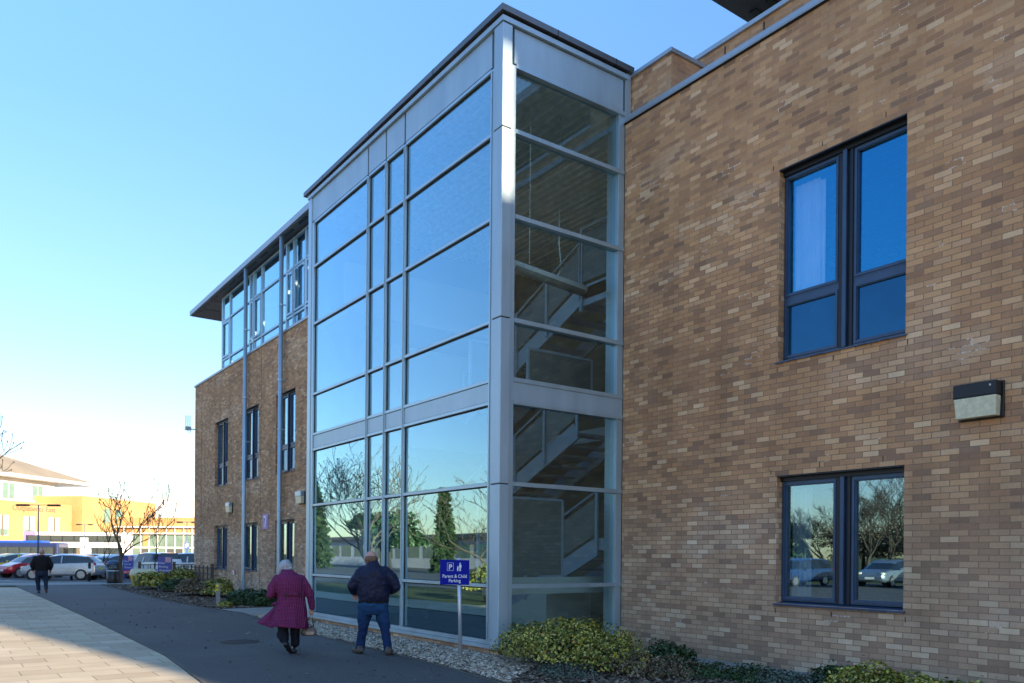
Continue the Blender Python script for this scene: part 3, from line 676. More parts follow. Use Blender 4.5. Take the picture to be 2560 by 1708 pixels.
flight(15.0, .12, 11.6, 1.62); flight(16.4, 2.05, 12.2, 3.93); flight(16.4, 4.70, 12.15, 6.55)
m = MB(); m.box(XS, XS+2.6, 10.95, 12.15, 6.62, 6.90); m.box(XS, XS+2.6, 10.95, 11.7, 1.72, 1.95); m.box(XS-.0, XS+.05, 10.75, 12.17, 6.50, 6.85)
m.build('landing', M['stair'], GT)
m = MB(); m.box(XS-.05, XS-.01, 11.05, 11.12, 6.3, 8.0); m.box(XS-.05, XS-.01, 12.08, 12.15, 6.4, 8.0); m.tube([(XS-.03, 10.8, 8.0), (XS-.03, 12.1, 8.0)], .025, 8); m.cur = 1; m.box(XS-.035, XS-.025, 11.15, 12.05, 6.95, 7.9)
m.build('landing_rail', [M['stair'], M['frost']], GT)
m = MB(); m.add([(XS-.02, 15.4, .13), (XS-.02, 13.15, .13), (XS-.02, 13.15, .98), (XS-.02, 15.4, .13), (XS+1.2, 13.15, .13), (XS+1.2, 13.15, .98)], [(0,1,2), (1,4,5,2)]); m.build('stair_spandrel', M['cream'], GT)
def board(x0, x1, y, z0, z1):
    t = m = MB(); m.box(x0, x1, y, y+.03, z0, z1); m.cur = 1
    m.box(x0-.04, x0, y-.02, y+.04, z0-.1, z1+.02); m.box(x1, x1+.04, y-.02, y+.04, z0-.1, z1+.02); m.box(x0, x1, y-.01, y+.04, z1-.01, z1+.03)
    m.build('balustrade_panel', [M['frost'], M['stair']], GT)
board(8.35, 9.45, 11.6, 1.25, 2.62); board(7.65, 8.22, 11.6, 1.25, 2.62); board(8.9, 10.4, 11.9, 4.45, 5.40); board(7.65, 8.55, 11.9, 4.45, 5.35)
MB().box(7.7, 11.9, 11.5, 11.58, .92, 1.22).build('handrail_panel', M['cream'], GT)
pd = thing('pendant_light', 'long white tube light hanging on two wires inside the glass tower', 'ceiling light', (8.88, 11.3, 6.5))
MB().tube([(8.06,11.3,6.60), (9.70,11.3,6.48)], .085, 16).build('housing', M['white_panel'], pd, True)
MB().tube([(8.1,11.29,6.55), (9.66,11.29,6.43)], .075, 12).build('louvre', M['frost'], pd, True)
MB().tube([(8.44,11.3,6.68), (8.44,11.3,9.5)], .006, 5).build('hanging_wire', M['white'], pd)
MB().tube([(9.06,11.3,6.61), (9.12,11.3,6.68), (9.14,11.3,6.85), (9.10,11.3,7.2), (9.11,11.3,9.5)], .012, 6).build('power_cable', M['white'], pd, True)
# unseen wing behind the camera, shaped to throw the shade over the entrance side
BK = thing('brick_wing', 'unseen tall brick wing behind the viewer, shaped to cast shade on the entrance side', 'building', (20, -25, 0))
def sheared(m, x0, x1, z0, z1, y=-12.05, d=6.0):  # block sheared along the sun's rays, so the slot stays open to them
    a, b = .16*d, .1908*d; m.add([(x0,y,z0), (x1,y,z0), (x1+a,y-d,z0+(b if z0 > 1 else 0)), (x0+a,y-d,z0+(b if z0 > 1 else 0)), (x0,y,z1), (x1,y,z1), (x1+a,y-d,z1+b), (x0+a,y-d,z1+b)], BX0)
BX0 = [(0,3,2,1), (4,5,6,7), (0,1,5,4), (1,2,6,5), (2,3,7,6), (3,0,4,7)]
m = MB(); sheared(m, 6.38, 10.86, 0, 15.3); sheared(m, 10.86, 11.05, 0, 11.70); sheared(m, 10.86, 11.05, 13.98, 15.3); sheared(m, 11.05, 48, 0, 15.3)  # slot added to let a sun streak reach the corner column
m.build('wall', M['brick'], BK)
# ------------------------------------------------------------------ shrubs
def leaves(name, lobes, n, size, mat, parent, shell=.35, thin=1.0, droop=0):
    """lobes: (cx,cy,cz,rx,ry,rz); folded leaves spread through the outer part of each lobe"""
    vol = np.array([l[3]*l[4]*l[5] for l in lobes])**.67; cnt = (vol/vol.sum()*n).astype(int); Ps = []; Ns = []
    for l, c in zip(lobes, cnt):
        d = RNG.normal(size=(c*2, 3)); d /= np.linalg.norm(d, axis=1)[:, None]; d[:, 2] = np.abs(d[:, 2])*1.0-.12; d /= np.linalg.norm(d, axis=1)[:, None]
        ph = RNG.uniform(0, 6.28, (8, 3)); fr_ = RNG.normal(0, 3.6, (8, 3)); lump = sum(np.sin(d@fr_[k]*1.3+ph[k, 0]) for k in range(8))/4.5
        keep = (lump+RNG.normal(0, .35, len(d))) > -.62; d = d[keep][:c]; lump = lump[keep][:c]
        r = (1-shell*RNG.random(len(d))**1.8)*(1+.22*lump)+(RNG.random(len(d)) > .975)*RNG.uniform(.05, .38, len(d))
        p = np.array(l[:3])+d*r[:, None]*np.array(l[3:6]); nn = d/np.array(l[3:6]); nn /= np.linalg.norm(nn, axis=1)[:, None]
        k = p[:, 2] > .01; Ps.append(p[k]); Ns.append(nn[k])
    P = np.concatenate(Ps); N = np.concatenate(Ns); n = len(P)
    N = N+RNG.normal(0, .55, N.shape); N[:, 2] += .35-droop; N /= np.linalg.norm(N, axis=1)[:, None]
    T = np.cross(N, RNG.normal(size=N.shape)); T /= np.linalg.norm(T, axis=1)[:, None]; B = np.cross(N, T)
    s = size*RNG.uniform(.6, 1.35, n)[:, None]; w = s*.33*thin; fold = N*s*.10
    V = np.stack([P-T*s*.5, P-B*w+fold-T*s*.05, P+T*s*.5, P+B*w+fold-T*s*.05, P-T*s*.02-fold*.6], 1)
    F = np.array([(0,4,1), (1,4,2), (0,3,4), (3,2,4)])
    FF = (F[None]+(np.arange(n)*5)[:, None, None]).reshape(-1, 3)
    return arr_mesh(name, V.reshape(-1, 3), FF, mat, parent)
def shrub(label, loc, lobes, n, size, mat, group='low shrubs in the beds along the building', cat='shrub', inner='leaf_green', **k):
    t = thing('shrub', label, cat, (*loc, 0), group)
    L = [(loc[0]+a, loc[1]+b, c, d, e, f) for a, b, c, d, e, f in lobes]
    leaves('foliage', L, n, size, M[mat], t, **k)
    m = MB()
    for l in L:
        for i in range(9):
            a = random.uniform(0, 6.28); q = random.uniform(.3, .8); e = Vector((l[0]+l[3]*q*math.cos(a), l[1]+l[4]*q*math.sin(a), l[2]+l[5]*random.uniform(.4, .85)))
            b = Vector((l[0]+random.uniform(-.05,.05), l[1]+random.uniform(-.05,.05), 0)); m.tube([b, b.lerp(e, .5)+Vector((0,0,.06)), e], [.012, .008, .004], 5)
    m.build('stem', M['twig_dark'], t); return t
shrub('large rounded yellow and green variegated shrub at the corner column of the glass tower', (7.47, 9.08),
      [(.02,.75,.18,.62,.62,.42), (-.05,.05,.20,.70,.72,.50), (.30,-.65,.12,.55,.55,.40), (.75,.3,.15,.6,.8,.42), (.2,-.1,.42,.4,.4,.27)], 15000, .042, 'leaf_yellow', shell=.45)
shrub('small dark green leafy shrub by the foot of the right brick wall', (8.85, 8.45), [(0,0,.10,.30,.28,.26), (.1,-.2,.1,.25,.25,.2)], 1500, .05, 'leaf_green')
shrub('straggly low shrub of dry brown flower heads in front of the large yellow shrub', (7.75, 7.75), [(0,.1,.05,.38,.42,.26), (.35,-.2,.05,.35,.35,.24)], 2600, .038, 'leaf_brown', shell=.8)
shrub('low trailing plant with small grey green leaves beside the gravel', (6.95, 8.35), [(0,0,.02,.38,.42,.14), (.25,.5,.02,.3,.3,.12)], 2400, .028, 'leaf_grey', shell=.8)
shrub('low spreading dark green shrub between the dry plants and the wall path', (8.55, 7.3), [(0,.1,.02,.42,.40,.15), (.2,-.5,.02,.40,.40,.17), (-.2,.35,.02,.3,.3,.14)], 3600, .045, 'leaf_green', shell=.6)
shrub('low grey leaved plant with upright bare stalks under the right window', (8.75, 6.35), [(0,0,.02,.36,.40,.16), (.05,-.4,.02,.3,.3,.16)], 2600, .036, 'leaf_grey', shell=.8)
shrub('yellow edged variegated shrub below the right end of the lower window', (8.80, 5.05), [(0,.15,.08,.42,.48,.28), (.05,-.4,.06,.42,.42,.25)], 5500, .046, 'leaf_yellow', shell=.5)
shrub('yellow edged variegated shrub nearest the right edge of the photo', (8.95, 4.05), [(0,0,.06,.4,.42,.26), (.1,.4,.05,.3,.3,.2)], 4000, .046, 'leaf_yellow', shell=.5)
shrub('dark green shrub touching the wall between the grey plant and the yellow one', (9.05, 5.75), [(0,0,.04,.25,.3,.24)], 1400, .055, 'leaf_green')
# far bed
shrub('rounded yellow green shrub beside the yellow grit bin', (7.75, 37.3), [(0,0,.25,.75,.8,.55), (.5,.6,.2,.6,.6,.5)], 4200, .10, 'leaf_yellow', shell=.5)
shrub('yellow green shrub behind the blue board and in front of the trellis', (9.2, 38.6), [(0,0,.28,.7,.8,.62), (.6,.9,.25,.6,.6,.55)], 3600, .10, 'leaf_yellow', shell=.5)
shrub('low dark green shrub between the yellow shrubs on the far bed', (8.2, 34.8), [(0,0,.15,.6,.9,.38)], 2400, .09, 'leaf_green')
shrub('brownish dry shrub on the bed under the far brick corner', (8.0, 31.6), [(0,0,.2,.65,.9,.48), (.35,-1.0,.2,.5,.6,.42)], 5200, .08, 'leaf_brown', shell=.6)
shrub('mixed green and yellow shrub next to the dry shrub by the hydrant post', (8.5, 30.1), [(0,0,.2,.5,.8,.48)], 3000, .08, 'leaf_yellow', shell=.6)
shrub('wide dark evergreen shrub by the slab path at the drainpipe', (7.95, 24.7), [(0,.45,.10,.55,.5,.40), (.35,-.1,.10,.55,.5,.38), (.8,-.3,.05,.4,.4,.25)], 7000, .075, 'leaf_green')
tf = shrub('small bright green tuft at the foot of the hydrant post', (7.15, 24.6), [(0,0,.02,.22,.25,.14)], 500, .06, 'leaf_yellow')

# ------------------------------------------------------------------ bare trees
def bare_tree(label, loc, h, spread, seed, mat='twig', trunks=1, lean=0, r0=.10, depth=5, fork=.35, buds=0, group=None, wiggle=.30, upb=.25, cat='tree', kids=(2,3), first=.45, mr=.009):
    rnd = random.Random(seed); t = thing('bare_tree', label, cat, (*loc, 0), group); tm = MB(); cm = MB(); bm_ = MB(); x0, y0 = loc
    def grow(p, d, L, r, lev):
        n = 4; pts = [p]; rad = [r]; q = p.copy(); dd = d.copy()
        for i in range(n):
            dd = (dd+Vector((rnd.gauss(0, wiggle), rnd.gauss(0, wiggle), rnd.gauss(0, wiggle*.7)+upb*(.5 if lev else .2)))*.5).normalized()
            q = q+dd*L/n; pts.append(q.copy()); rad.append(max(mr, r*(1-.42*(i+1)/n)))
        (tm if lev < 2 else cm).tube(pts, rad, 8 if lev < 2 else (5 if lev < 4 else 4), cap=False)
        if lev >= depth or r < .0035:
            if buds: cm.sphere(pts[-1], (buds*.45, buds*.45, buds), 6, 5)
            return
        k = rnd.randint(*kids) if lev else rnd.randint(kids[0]+1, kids[1]+1)
        for i in range(k):
            a = rnd.uniform(0, 6.283); s = Vector((math.cos(a), math.sin(a), 0)); w = spread*rnd.uniform(.5, 1.0)
            nd = (dd*(1-.35*w)+s*w*.8+Vector((0,0,upb*.3))).normalized()
            at = pts[-1] if i == 0 else pts[rnd.randint(2, n)]
            grow(at, nd, L*rnd.uniform(.62, .88), rad[-1]*rnd.uniform(.62, .85), lev+1)
    for i in range(trunks):
        a = rnd.uniform(0, 6.283); off = Vector((math.cos(a), math.sin(a), 0))
        grow(Vector((x0, y0, -.03))+off*(.12 if trunks > 1 else 0), (Vector((0,0,1))+off*(lean if trunks > 1 else 0)+Vector((lean*.2,0,0))).normalized(), h*first, r0, 0)
    tm.build('trunk', M[mat], t, True); cm.build('crown', M[mat], t, True)
    return t
TG = 'bare trees by the path and car park'
bare_tree('spreading bare tree with upright buds whose twigs reach in at the left edge', (-1.2, 31.0), 6.4, 1.15, 21, 'twig', 4, .75, .095, 5, buds=.036, group=TG, upb=.30, first=.34)
bare_tree('sprawling bare tree left of the frame, seen mirrored in the glass tower', (-2.9, 24.4), 5.9, 1.15, 5, 'twig', 4, .75, .095, 5, buds=.036, group=TG, upb=.25, first=.34)
bare_tree('bare forked tree with a dark trunk behind the black litter bin', (8.05, 46.0), 4.7, .85, 12, 'twig', 1, .1, .13, 4, buds=.06, kids=(2,3), mr=.014, group=TG, upb=.4, first=.42)
bare_tree('thin bare sapling left of the dark forked tree', (8.45, 52.8), 3.3, .7, 3, 'twig_dark', 1, 0, .05, 5, group=TG, first=.42)
bare_tree('slender tall sapling with small buds near the white cars', (10.35, 49.0), 3.6, .35, 9, 'twig_dark', 1, 0, .045, 4, buds=.035, group=TG, upb=.7, first=.5)
# trees across the car park, mirrored in the windows
for i, (x, y, h, s) in enumerate([(-28,27.0,6.6,31), (-31,30.5,6.2,32), (-33,34.5,6.0,33), (-27,24.0,6.0,34)]):
    bare_tree(['big bare tree across the road opposite the right window', 'tall bare tree at the back of the row across the road', 'bare tree at the far end of the row across the road', 'bare tree at the near end of the row across the road'][i], (x, y), h, .95, s, 'twig_dark', 1, 0, .17, 6, group='bare trees across the road', upb=.3, first=.34, kids=(3,3))
def conifer(label, loc, h, w, seed):
    rnd = np.random.default_rng(seed); t = thing('conifer', label, 'tree', (*loc, 0), 'conifers across the road')
    MB().tube([(loc[0], loc[1], -.1), (loc[0], loc[1], h*.97)], [.22, .02], 8).build('trunk', M['twig_dark'], t, True)
    V = []; F = []; n = 0; k = int(h*26)
    for i in range(k):
        z = h*(.06+.93*(i/k)**.9); L = w*(1-z/h)**.85*rnd.uniform(.7, 1.1)+.15; a = i*2.4+rnd.normal(0, .3); q = max(6, int(L*22))
        u = np.sqrt(rnd.random(q)); px = loc[0]+np.cos(a)*L*u; py = loc[1]+np.sin(a)*L*u; pz = z-L*.32*u+rnd.normal(0, .05, q)
        for x, y, zz, uu in zip(px, py, pz, u):
            d = rnd.normal(0, 1, 3)*.15*(1.2-.5*uu)+np.array([np.cos(a), np.sin(a), -.2])*.16; e = rnd.normal(0, .11, 3)
            c = np.array([x, y, zz]); V += [c-e, c+d, c+e, c-d*.6]; F.append((n, n+1, n+2, n+3)); n += 4
    arr_mesh('crown', V, F, M['conifer'], t)
conifer('tall pointed conifer opposite the left end of the glass tower', (-19, 83), 9.6, 2.2, 1)
conifer('slim pointed conifer opposite the right end of the glass tower', (-20, 58), 7.4, 1.2, 2)
conifer('dark conifer opposite the left pane of the lower right window', (-30, 37.5), 7.4, 2.0, 3)
def bushy(label, loc, h, w, seed, mat='leaf_green', n=5000, size=.16):
    rnd = random.Random(seed); t = thing('evergreen_tree', label, 'tree', (*loc, 0), 'evergreens across the road')
    MB().tube([(loc[0],loc[1],-.1), (loc[0]+.2,loc[1],h*.6)], [.2,.07], 8).build('trunk', M['twig_dark'], t, True)
    L = [(loc[0]+rnd.uniform(-w,w)*.6, loc[1]+rnd.uniform(-w,w)*.6, h*rnd.uniform(.3,.75), w*rnd.uniform(.35,.6), w*rnd.uniform(.35,.6), h*rnd.uniform(.18,.28)) for _ in range(9)]
    leaves('crown', L, n, size*2, M[mat], t, shell=.8)
bushy('rounded evergreen tree behind the low building opposite the tower', (-24, 76), 6.6, 3.6, 4, n=6000, size=.22)
bushy('evergreen tree between the conifer and the bare trees across the road', (-34, 39), 4.6, 2.6, 5, n=6000, size=.2)
for i, (x, y, h) in enumerate([(-35,25,5.0), (-36,29.5,5.6), (-37,34.5,4.8), (-38,44,5.2)]):
    bushy(['twiggy brown thicket across the road at the near end', 'tallest twiggy brown thicket across the road', 'twiggy brown thicket behind the bare trees across the road', 'twiggy brown thicket at the far end by the low building'][i], (x, y), h, 3.4, 40+i, 'leaf_brown', 6500, .09)
bushy('low golden shrub at the edge of the paving, mirrored in the tower', (-.6, 22.6), 1.3, .8, 6, 'leaf_yellow', 3500, .05)
# low building across the road (mirrored in the tower glazing)
t = thing('low_building', 'long single storey pale building with a dark window band across the road', 'building', (-30, 60, 0))
MB().box(-38, -30, 50, 120, 0, 3.3).build('wall', M['lav'], t); MB().box(-38.6, -29.4, 49.4, 120.6, 3.3, 3.7).build('roof', M['coping_dark'], t)
m = MB()
for k in range(19): m.box(-29.99, -29.95, 52+k*3.5, 54.6+k*3.5, 1.2, 2.6)
m.build('window', M['green_glass'], t)

# ------------------------------------------------------------------ vehicles
def car(label, loc, ang, col, kind='hatch', group='cars in the car park', L=4.1, plate=None):
    """body runs along +x (front) in its own space; ang turns it about z"""
    W = .86; H = {'hatch': 1.46, 'suv': 1.62, 'saloon': 1.42}[kind]
    t = thing('parked_car', label, 'car', (0,0,0), group)
    # stations: x, lower z, bonnet/belt z, roof z, half width factor
    if kind == 'suv': S = [(-2.05,.42,.78,.78,.80), (-2.02,.34,.98,1.00,.93), (-1.93,.30,1.03,1.22,.97), (-1.65,.28,1.04,1.58,1), (-.9,.27,1.03,1.62,1), (-.2,.26,1.01,1.62,1), (.35,.26,.99,1.57,1), (.62,.26,.98,1.46,1), (1.12,.26,.97,1.02,1), (1.6,.27,.93,.93,.98), (1.95,.30,.84,.84,.90), (2.05,.38,.66,.66,.80)]
    else: S = [(-2.02,.42,.72,.72,.78), (-1.99,.32,.92,.93,.90), (-1.88,.27,.97,1.06,.95), (-1.50,.25,.98,1.36,.99), (-.8,.24,.96,1.45,1), (-.15,.23,.93,1.46,1), (.35,.23,.91,1.38,1), (.60,.23,.90,1.27,1), (1.12,.23,.88,.93,1), (1.55,.24,.82,.82,.97), (1.90,.27,.72,.72,.88), (2.02,.36,.56,.56,.74)]
    k = L/4.05; rs = []
    for (x, z0, zb, zr, w) in S:
        w *= W; wr = w*(.80 if zr > zb+.06 else .92)
        rs.append([(x*k,-w*.86,z0), (x*k,-w*.99,z0+.10), (x*k,-w,(z0+zb)/2+.06), (x*k,-w*.955,zb), (x*k,-wr,zb+(zr-zb)*.90), (x*k,-wr*.72,zr), (x*k,wr*.72,zr), (x*k,wr,zb+(zr-zb)*.90), (x*k,w*.955,zb), (x*k,w,(z0+zb)/2+.06), (x*k,w*.99,z0+.10), (x*k,w*.86,z0)])
    b = MB(); gl = MB(); n = 12; V = [v for r in rs for v in r]; bf = []; gf = []
    for i in range(len(rs)-1):
        for j in range(n):
            a = i*n+j; c = i*n+(j+1) % n; f = (a, c, c+n, a+n)
            side = j in (3, 7) and 2 <= i <= 7; ws = j in (4, 5, 6) and i in (7,); rw = j in (4, 5, 6) and i == 2
            (gf if (side or ws or rw) else bf).append(f)
    bf.append(tuple(range(n))[::-1]); bf.append(tuple(range((len(rs)-1)*n, len(rs)*n)))
    body = b.add(V, bf).build('body', col, t, True)
    e = body.modifiers.new('edge', 'EDGE_SPLIT'); e.split_angle = R(38)
    gl.add(V, gf).build('window', M['car_glass'], t, True)
    m = MB()
    for x in (-.25, ): 
        for s in (-1, 1): m.obox((x*k, s*(W*.93), 1.17), (.035,0,0), (0,.012,0), (0,-s*.06,.20))
    m.build('pillar', col, t)
    for x in (-1.28*k, 1.27*k):
        for s in (-1, 1):
            y = s*W*.93; w = MB().tube([(x, y-s*.10, .315), (x, y+s*.055, .315)], .315, 20).build('wheel', M['rubber'], t, True)
            w.modifiers.new('edge', 'EDGE_SPLIT').split_angle = R(40)
            MB().tube([(x, y+s*.05, .315), (x, y+s*.065, .315)], .215, 16).build('rim', M['rim'], w)
            MB().tube([(x, y-s*.02, .33), (x, y+s*.012, .33)], .385, 20).build('wheel_arch', M['black'], t)
    for s in (-1, 1):
        MB().sphere((1.86*k, s*.62, .70), (.13,.16,.07), 10, 6).build('headlight', M['lens'], t, True)
        MB().sphere((-1.95*k, s*.68, .93 if kind != 'suv' else .98), (.07,.13,.12), 10, 6).build('taillight', RED, t, True)
        MB().sphere((.55*k, s*.96, .97), (.07,.10,.06), 8, 5).build('mirror', col, t, True)
    MB().box(2.0*k, 2.025*k, -.26, .26, .40, .51).build('number_plate', M['white'], t); MB().box(-2.045*k, -2.02*k, -.26, .26, .62, .73).build('number_plate', M['yellow'], t)
    t.location = (loc[0], loc[1], 0.0); t.rotation_euler = (0, 0, ang); return t
RED = plain('red_lamp', (.45,.01,.02), .2, coat=.6)
silver = paint('silver_paint', (.42,.44,.47), .5); white = paint('white_car_paint', (.72,.73,.74), 0); redp = paint('red_car_paint', (.42,.012,.03), .2)
yel = paint('yellow_car_paint', (.72,.52,.015), 0); blue = paint('dark_blue_car_paint', (.02,.05,.14), .4); grey = paint('grey_blue_car_paint', (.16,.20,.26), .4); lightb = paint('pale_blue_car_paint', (.30,.38,.48), .4)
def at(px, D):
    p = fw*D+rt*((px-1280.)/2024.*D); return (p.x, p.y)
side_l = math.atan2(-rt.y, -rt.x)                # nose to the left across the view
car('silver hatchback side on, nose to the left, right of the walking man in black', at(158, 46.5), side_l+.12, silver)
car('yellow car at the left edge with its nose towards the viewer', at(20, 52.5), side_l+1.05, yel, L=4.2)
car('small red car between the yellow car and the walking man', at(82, 50.5), side_l+1.0, redp, L=3.7)
car('pale blue car behind the yellow one at the left edge', at(8, 56), side_l+.5, lightb)
car('silver hatchback seen from behind, next to the thin sapling', at(272, 50.5), side_l+math.pi*.40, silver, L=4.0)
car('blue grey hatchback behind the black litter bin', at(322, 55), side_l+2.0, grey)
car('white off road car seen from behind with a yellow plate, left of the trellis', at(383, 50), side_l-.62, white, 'suv', L=4.4)
car('large white off road car cut by the brick corner', at(468, 50), side_l+.05, white, 'suv', L=4.6)
car('red car in the row behind the white cars', at(425, 68), side_l, redp)
car('dark blue car roof between the walking man and the buses', at(160, 62), side_l, blue)
car('white car in the second row behind the silver hatchback', at(222, 60), side_l, white)
car('pale blue car in the second row behind the forked tree', at(345, 64), side_l+.2, lightb)
car('silver car in the second row right of the red one', at(462, 66), side_l, silver)
car('silver estate car in the second row behind the yellow car', at(60, 66), side_l, silver)
car('dark blue car across the path, mirrored in the left pane of the lower window', (-20.8, 28.3), R(5), blue, 'suv')
car('grey blue car across the path, mirrored in the right pane of the lower window', (-21.3, 23.6), R(-4), grey)
car('pale blue car across the path nearest the viewer', (-21.0, 19.2), R(2), lightb)

def bus(label, c, ang, L, H, low, upper=None, double=False):
    t = thing('bus', label, 'bus', (0,0,0), 'buses in front of the far building')
    b = MB().box(-L/2, L/2, -1.25, 1.25, .35, H); b.build('body', low, t, bevel=.18)
    bands = [(1.25, 2.15)]+([(2.95, 3.75)] if double else [])
    for (z0, z1) in bands:
        n = int(L/1.55)
        for s in (-1, 1):
            MB().box(-L/2+.35, L/2-.35, s*1.252, s*1.262, z0-.05, z1+.05).build('window_band', M['black'], t)
            for i in range(n): x = -L/2+.5+i*(L-1)/n; MB().box(x, x+(L-1)/n-.13, s*1.263, s*1.27, z0, z1).build('window', M['bus_glass'], t)
        MB().box(L/2+.0, L/2+.02, -1.05, 1.05, z0-.3 if z0 < 2 else z0, z1).build('windscreen', M['bus_glass'], t)
    for x in (-L/2+2.4, L/2-2.6):
        for s in (-1, 1): MB().tube([(x, s*1.0, .48), (x, s*1.27, .48)], .48, 18).build('wheel', M['rubber'], t)
    if upper is not None: MB().box(-L/2+.6, L/2-2.2, -.9, .9, H-.02, H+.22).build('roof_pod', upper, t, bevel=.08)
    t.location = (*c, 0); t.rotation_euler = (0, 0, ang); return t
bdark = paint('navy_bus_paint', (.012,.022,.085), .1); bblue = paint('blue_bus_paint', (.01,.07,.50), .1); bw = paint('white_bus_paint', (.60,.58,.62), 0); blil = paint('lilac_bus_paint', (.22,.16,.42), 0)
side_r = math.atan2(rt.y, rt.x)
b1 = bus('dark blue single deck bus parked at the left edge before the far building', at(36, 103), side_r, 12.5, 2.75, bdark, bblue)
MB().box(-4, -.4, -1.275, -1.262, .75, 1.1).build('lettering_stripe', M['yellow'], b1)
b2 = bus('white and lilac double deck bus behind the dark blue bus', at(196, 109), side_r+math.pi, 13.4, 4.25, bw, None, True)
MB().box(5.0, 6.72, -1.262, 1.262, 2.45, 4.27).build('rear_panel', blil, b2, bevel=.1)
MB().box(-2.0, -.4, 1.271, 1.276, .9, 2.2).build('advert_panel', M['wood'], b2)

# ------------------------------------------------------------------ far buildings
def wall_seg(name, p, q, z0, z1, th, mat, parent):
    p, q = Vector((*p, 0)), Vector((*q, 0)); d = (q-p).normalized(); nrm = Vector((-d.y, d.x, 0))
    if nrm.dot(fw) < 0: nrm = -nrm
    m = MB(); a = [p, q, q+nrm*th, p+nrm*th]; m.add([(v.x, v.y, z0) for v in a]+[(v.x, v.y, z1) for v in a], [(0,3,2,1), (4,5,6,7), (0,1,5,4), (1,2,6,5), (2,3,7,6), (3,0,4,7)])
    return m.build(name, mat, parent), p, d, nrm
def on_face(m, P, d, nrm, s0, s1, z0, z1, out=.05, th=.05):
    a, b = P+d*s0-nrm*out, P+d*s1-nrm*out; c, e = b+nrm*th, a+nrm*th
    m.add([(v.x, v.y, z0) for v in (a,b,c,e)]+[(v.x, v.y, z1) for v in (a,b,c,e)], [(0,3,2,1), (4,5,6,7), (0,1,5,4), (1,2,6,5), (2,3,7,6), (3,0,4,7)]); return m
def atz(py, D): return EYE+(1378.6-py)/2024.*D
FB = thing('hospital_block', 'sunlit yellow brick block with a white top storey and a low pitched roof, far left', 'building', (*at(90, 125), 0))
pl, pr = at(-330, 100), at(178, 130)
_, P, d, nr = wall_seg('wall', pl, pr, 0, 9.1, 14, M['far_brick'], FB); LEN = (Vector((*pr,0))-P).length
for s, z0, z1 in ([(LEN-k*4.6-6.6+4.2, 3.9, 6.9) for k in range(6)]):
    w = on_face(MB(), P, d, nr, s-2.0, s, z0, z1).build('window', M['white_panel'], FB); q = MB(); on_face(q, P, d, nr, s-1.95, s-.05, z0+.05, z0+1.0, .08); q.build('spandrel_panel', M['green_glass'], w)
    q = MB(); on_face(q, P, d, nr, s-1.2, s-.8, z0, z1, .10); q.build('post', M['wood'], w)
    q = MB(); on_face(q, P, d, nr, s-2.0, s, 1.0, 2.9); q.build('window', M['green_glass'], FB)
pl2, pr2 = at(-330, 104), at(134, 137)
_, P2, d2, n2 = wall_seg('upper_wall', pl2, pr2, 8.9, 13.2, 12, M['white_panel'], FB); L2 = (Vector((*pr2,0))-P2).length
for k in range(6):
    s = L2-2.6-k*6.2; w = on_face(MB(), P2, d2, n2, s-2.6, s, 9.9, 12.4).build('window', M['green_glass'], FB)
    q = MB(); 
    for j in range(3): on_face(q, P2, d2, n2, s-2.6+j*1.27, s-2.54+j*1.27, 9.9, 12.4, .09)
    q.build('frame', M['white_panel'], w)
e0 = P2-d2*3-n2*2.5; e1 = Vector((*pr2,0))+d2*7.5-n2*2.5; w_ = 17
c0 = [e0, e1, e1+n2*w_, e0+n2*w_]; rdg = [(e0+n2*w_/2), (e1-d2*16+n2*w_/2)]
m = MB(); V = [(v.x,v.y,13.2) for v in c0]+[(v.x,v.y,13.65) for v in c0]+[(rdg[0].x,rdg[0].y,17.9), (rdg[1].x,rdg[1].y,17.9)]
m.add(V, [(0,3,2,1), (0,1,5,4), (1,2,6,5), (2,3,7,6), (3,0,4,7)]); m.cur = 1; m.add(V, [(4,5,9,8), (5,6,9), (6,7,8,9), (7,4,8)]); m.build('roof', [M['white_panel'], M['far_roof']], FB)
def far_text(body, P, d, nrm, s, z, size, mat, parent, name='lettering'):
    cu = bpy.data.curves.new(name, 'FONT'); cu.body = body; cu.size = size; cu.extrude = .01; cu.align_x = 'LEFT'
    tmp = bpy.data.objects.new('tmp', cu); me = bpy.data.meshes.new_from_object(tmp); bpy.data.objects.remove(tmp); me.materials.clear(); me.materials.append(mat)
    o = bpy.data.objects.new(name, me); C.objects.link(o); xa = d.normalized(); za = Vector((0,0,1)); ya = za; na = xa.cross(ya)
    pos = P+d*s+Vector((0,0,z)); Mx = Matrix(((xa.x, ya.x, na.x, pos.x), (xa.y, ya.y, na.y, pos.y), (xa.z, ya.z, na.z, pos.z), (0,0,0,1)))
    me.transform(Mx); 
    if parent is not None:
        me.transform(Matrix.Translation(-ORG[parent.as_pointer()])); o.parent = parent
    ORG[o.as_pointer()] = ORG.get(parent.as_pointer(), Vector((0,0,0))) if parent is not None else Vector((0,0,0)); KEEP.append(o); return o
far_text('Outpatients East', P-nr*.12, d, nr, LEN-11.0, 7.75, 1.15, M['wood'], FB)
WB = thing('link_block', 'white rendered link block with green windows between the two yellow brick blocks', 'building', (*at(190, 140), 0))
_, Pw, dw, nw = wall_seg('wall', at(120, 139), at(212, 141), 0, 11.0, 8, M['white_panel'], WB)
m = MB(); on_face(m, Pw, dw, nw, .9, 2.3, 8.6, 9.8).build('window', M['green_glass'], WB); m = MB(); on_face(m, Pw, dw, nw, 3.7, 5.5, 7.0, 9.5).build('window', M['green_glass'], WB)
CB = thing('brick_block', 'plain yellow brick block with small windows in the centre of the far group', 'building', (*at(300, 140), 0))
_, Pc, dc, nc = wall_seg('wall', at(205, 131), at(388, 150), 0, 10.7, 9, M['far_brick'], CB); Lc = (Vector((*at(388,150),0))-Pc).length
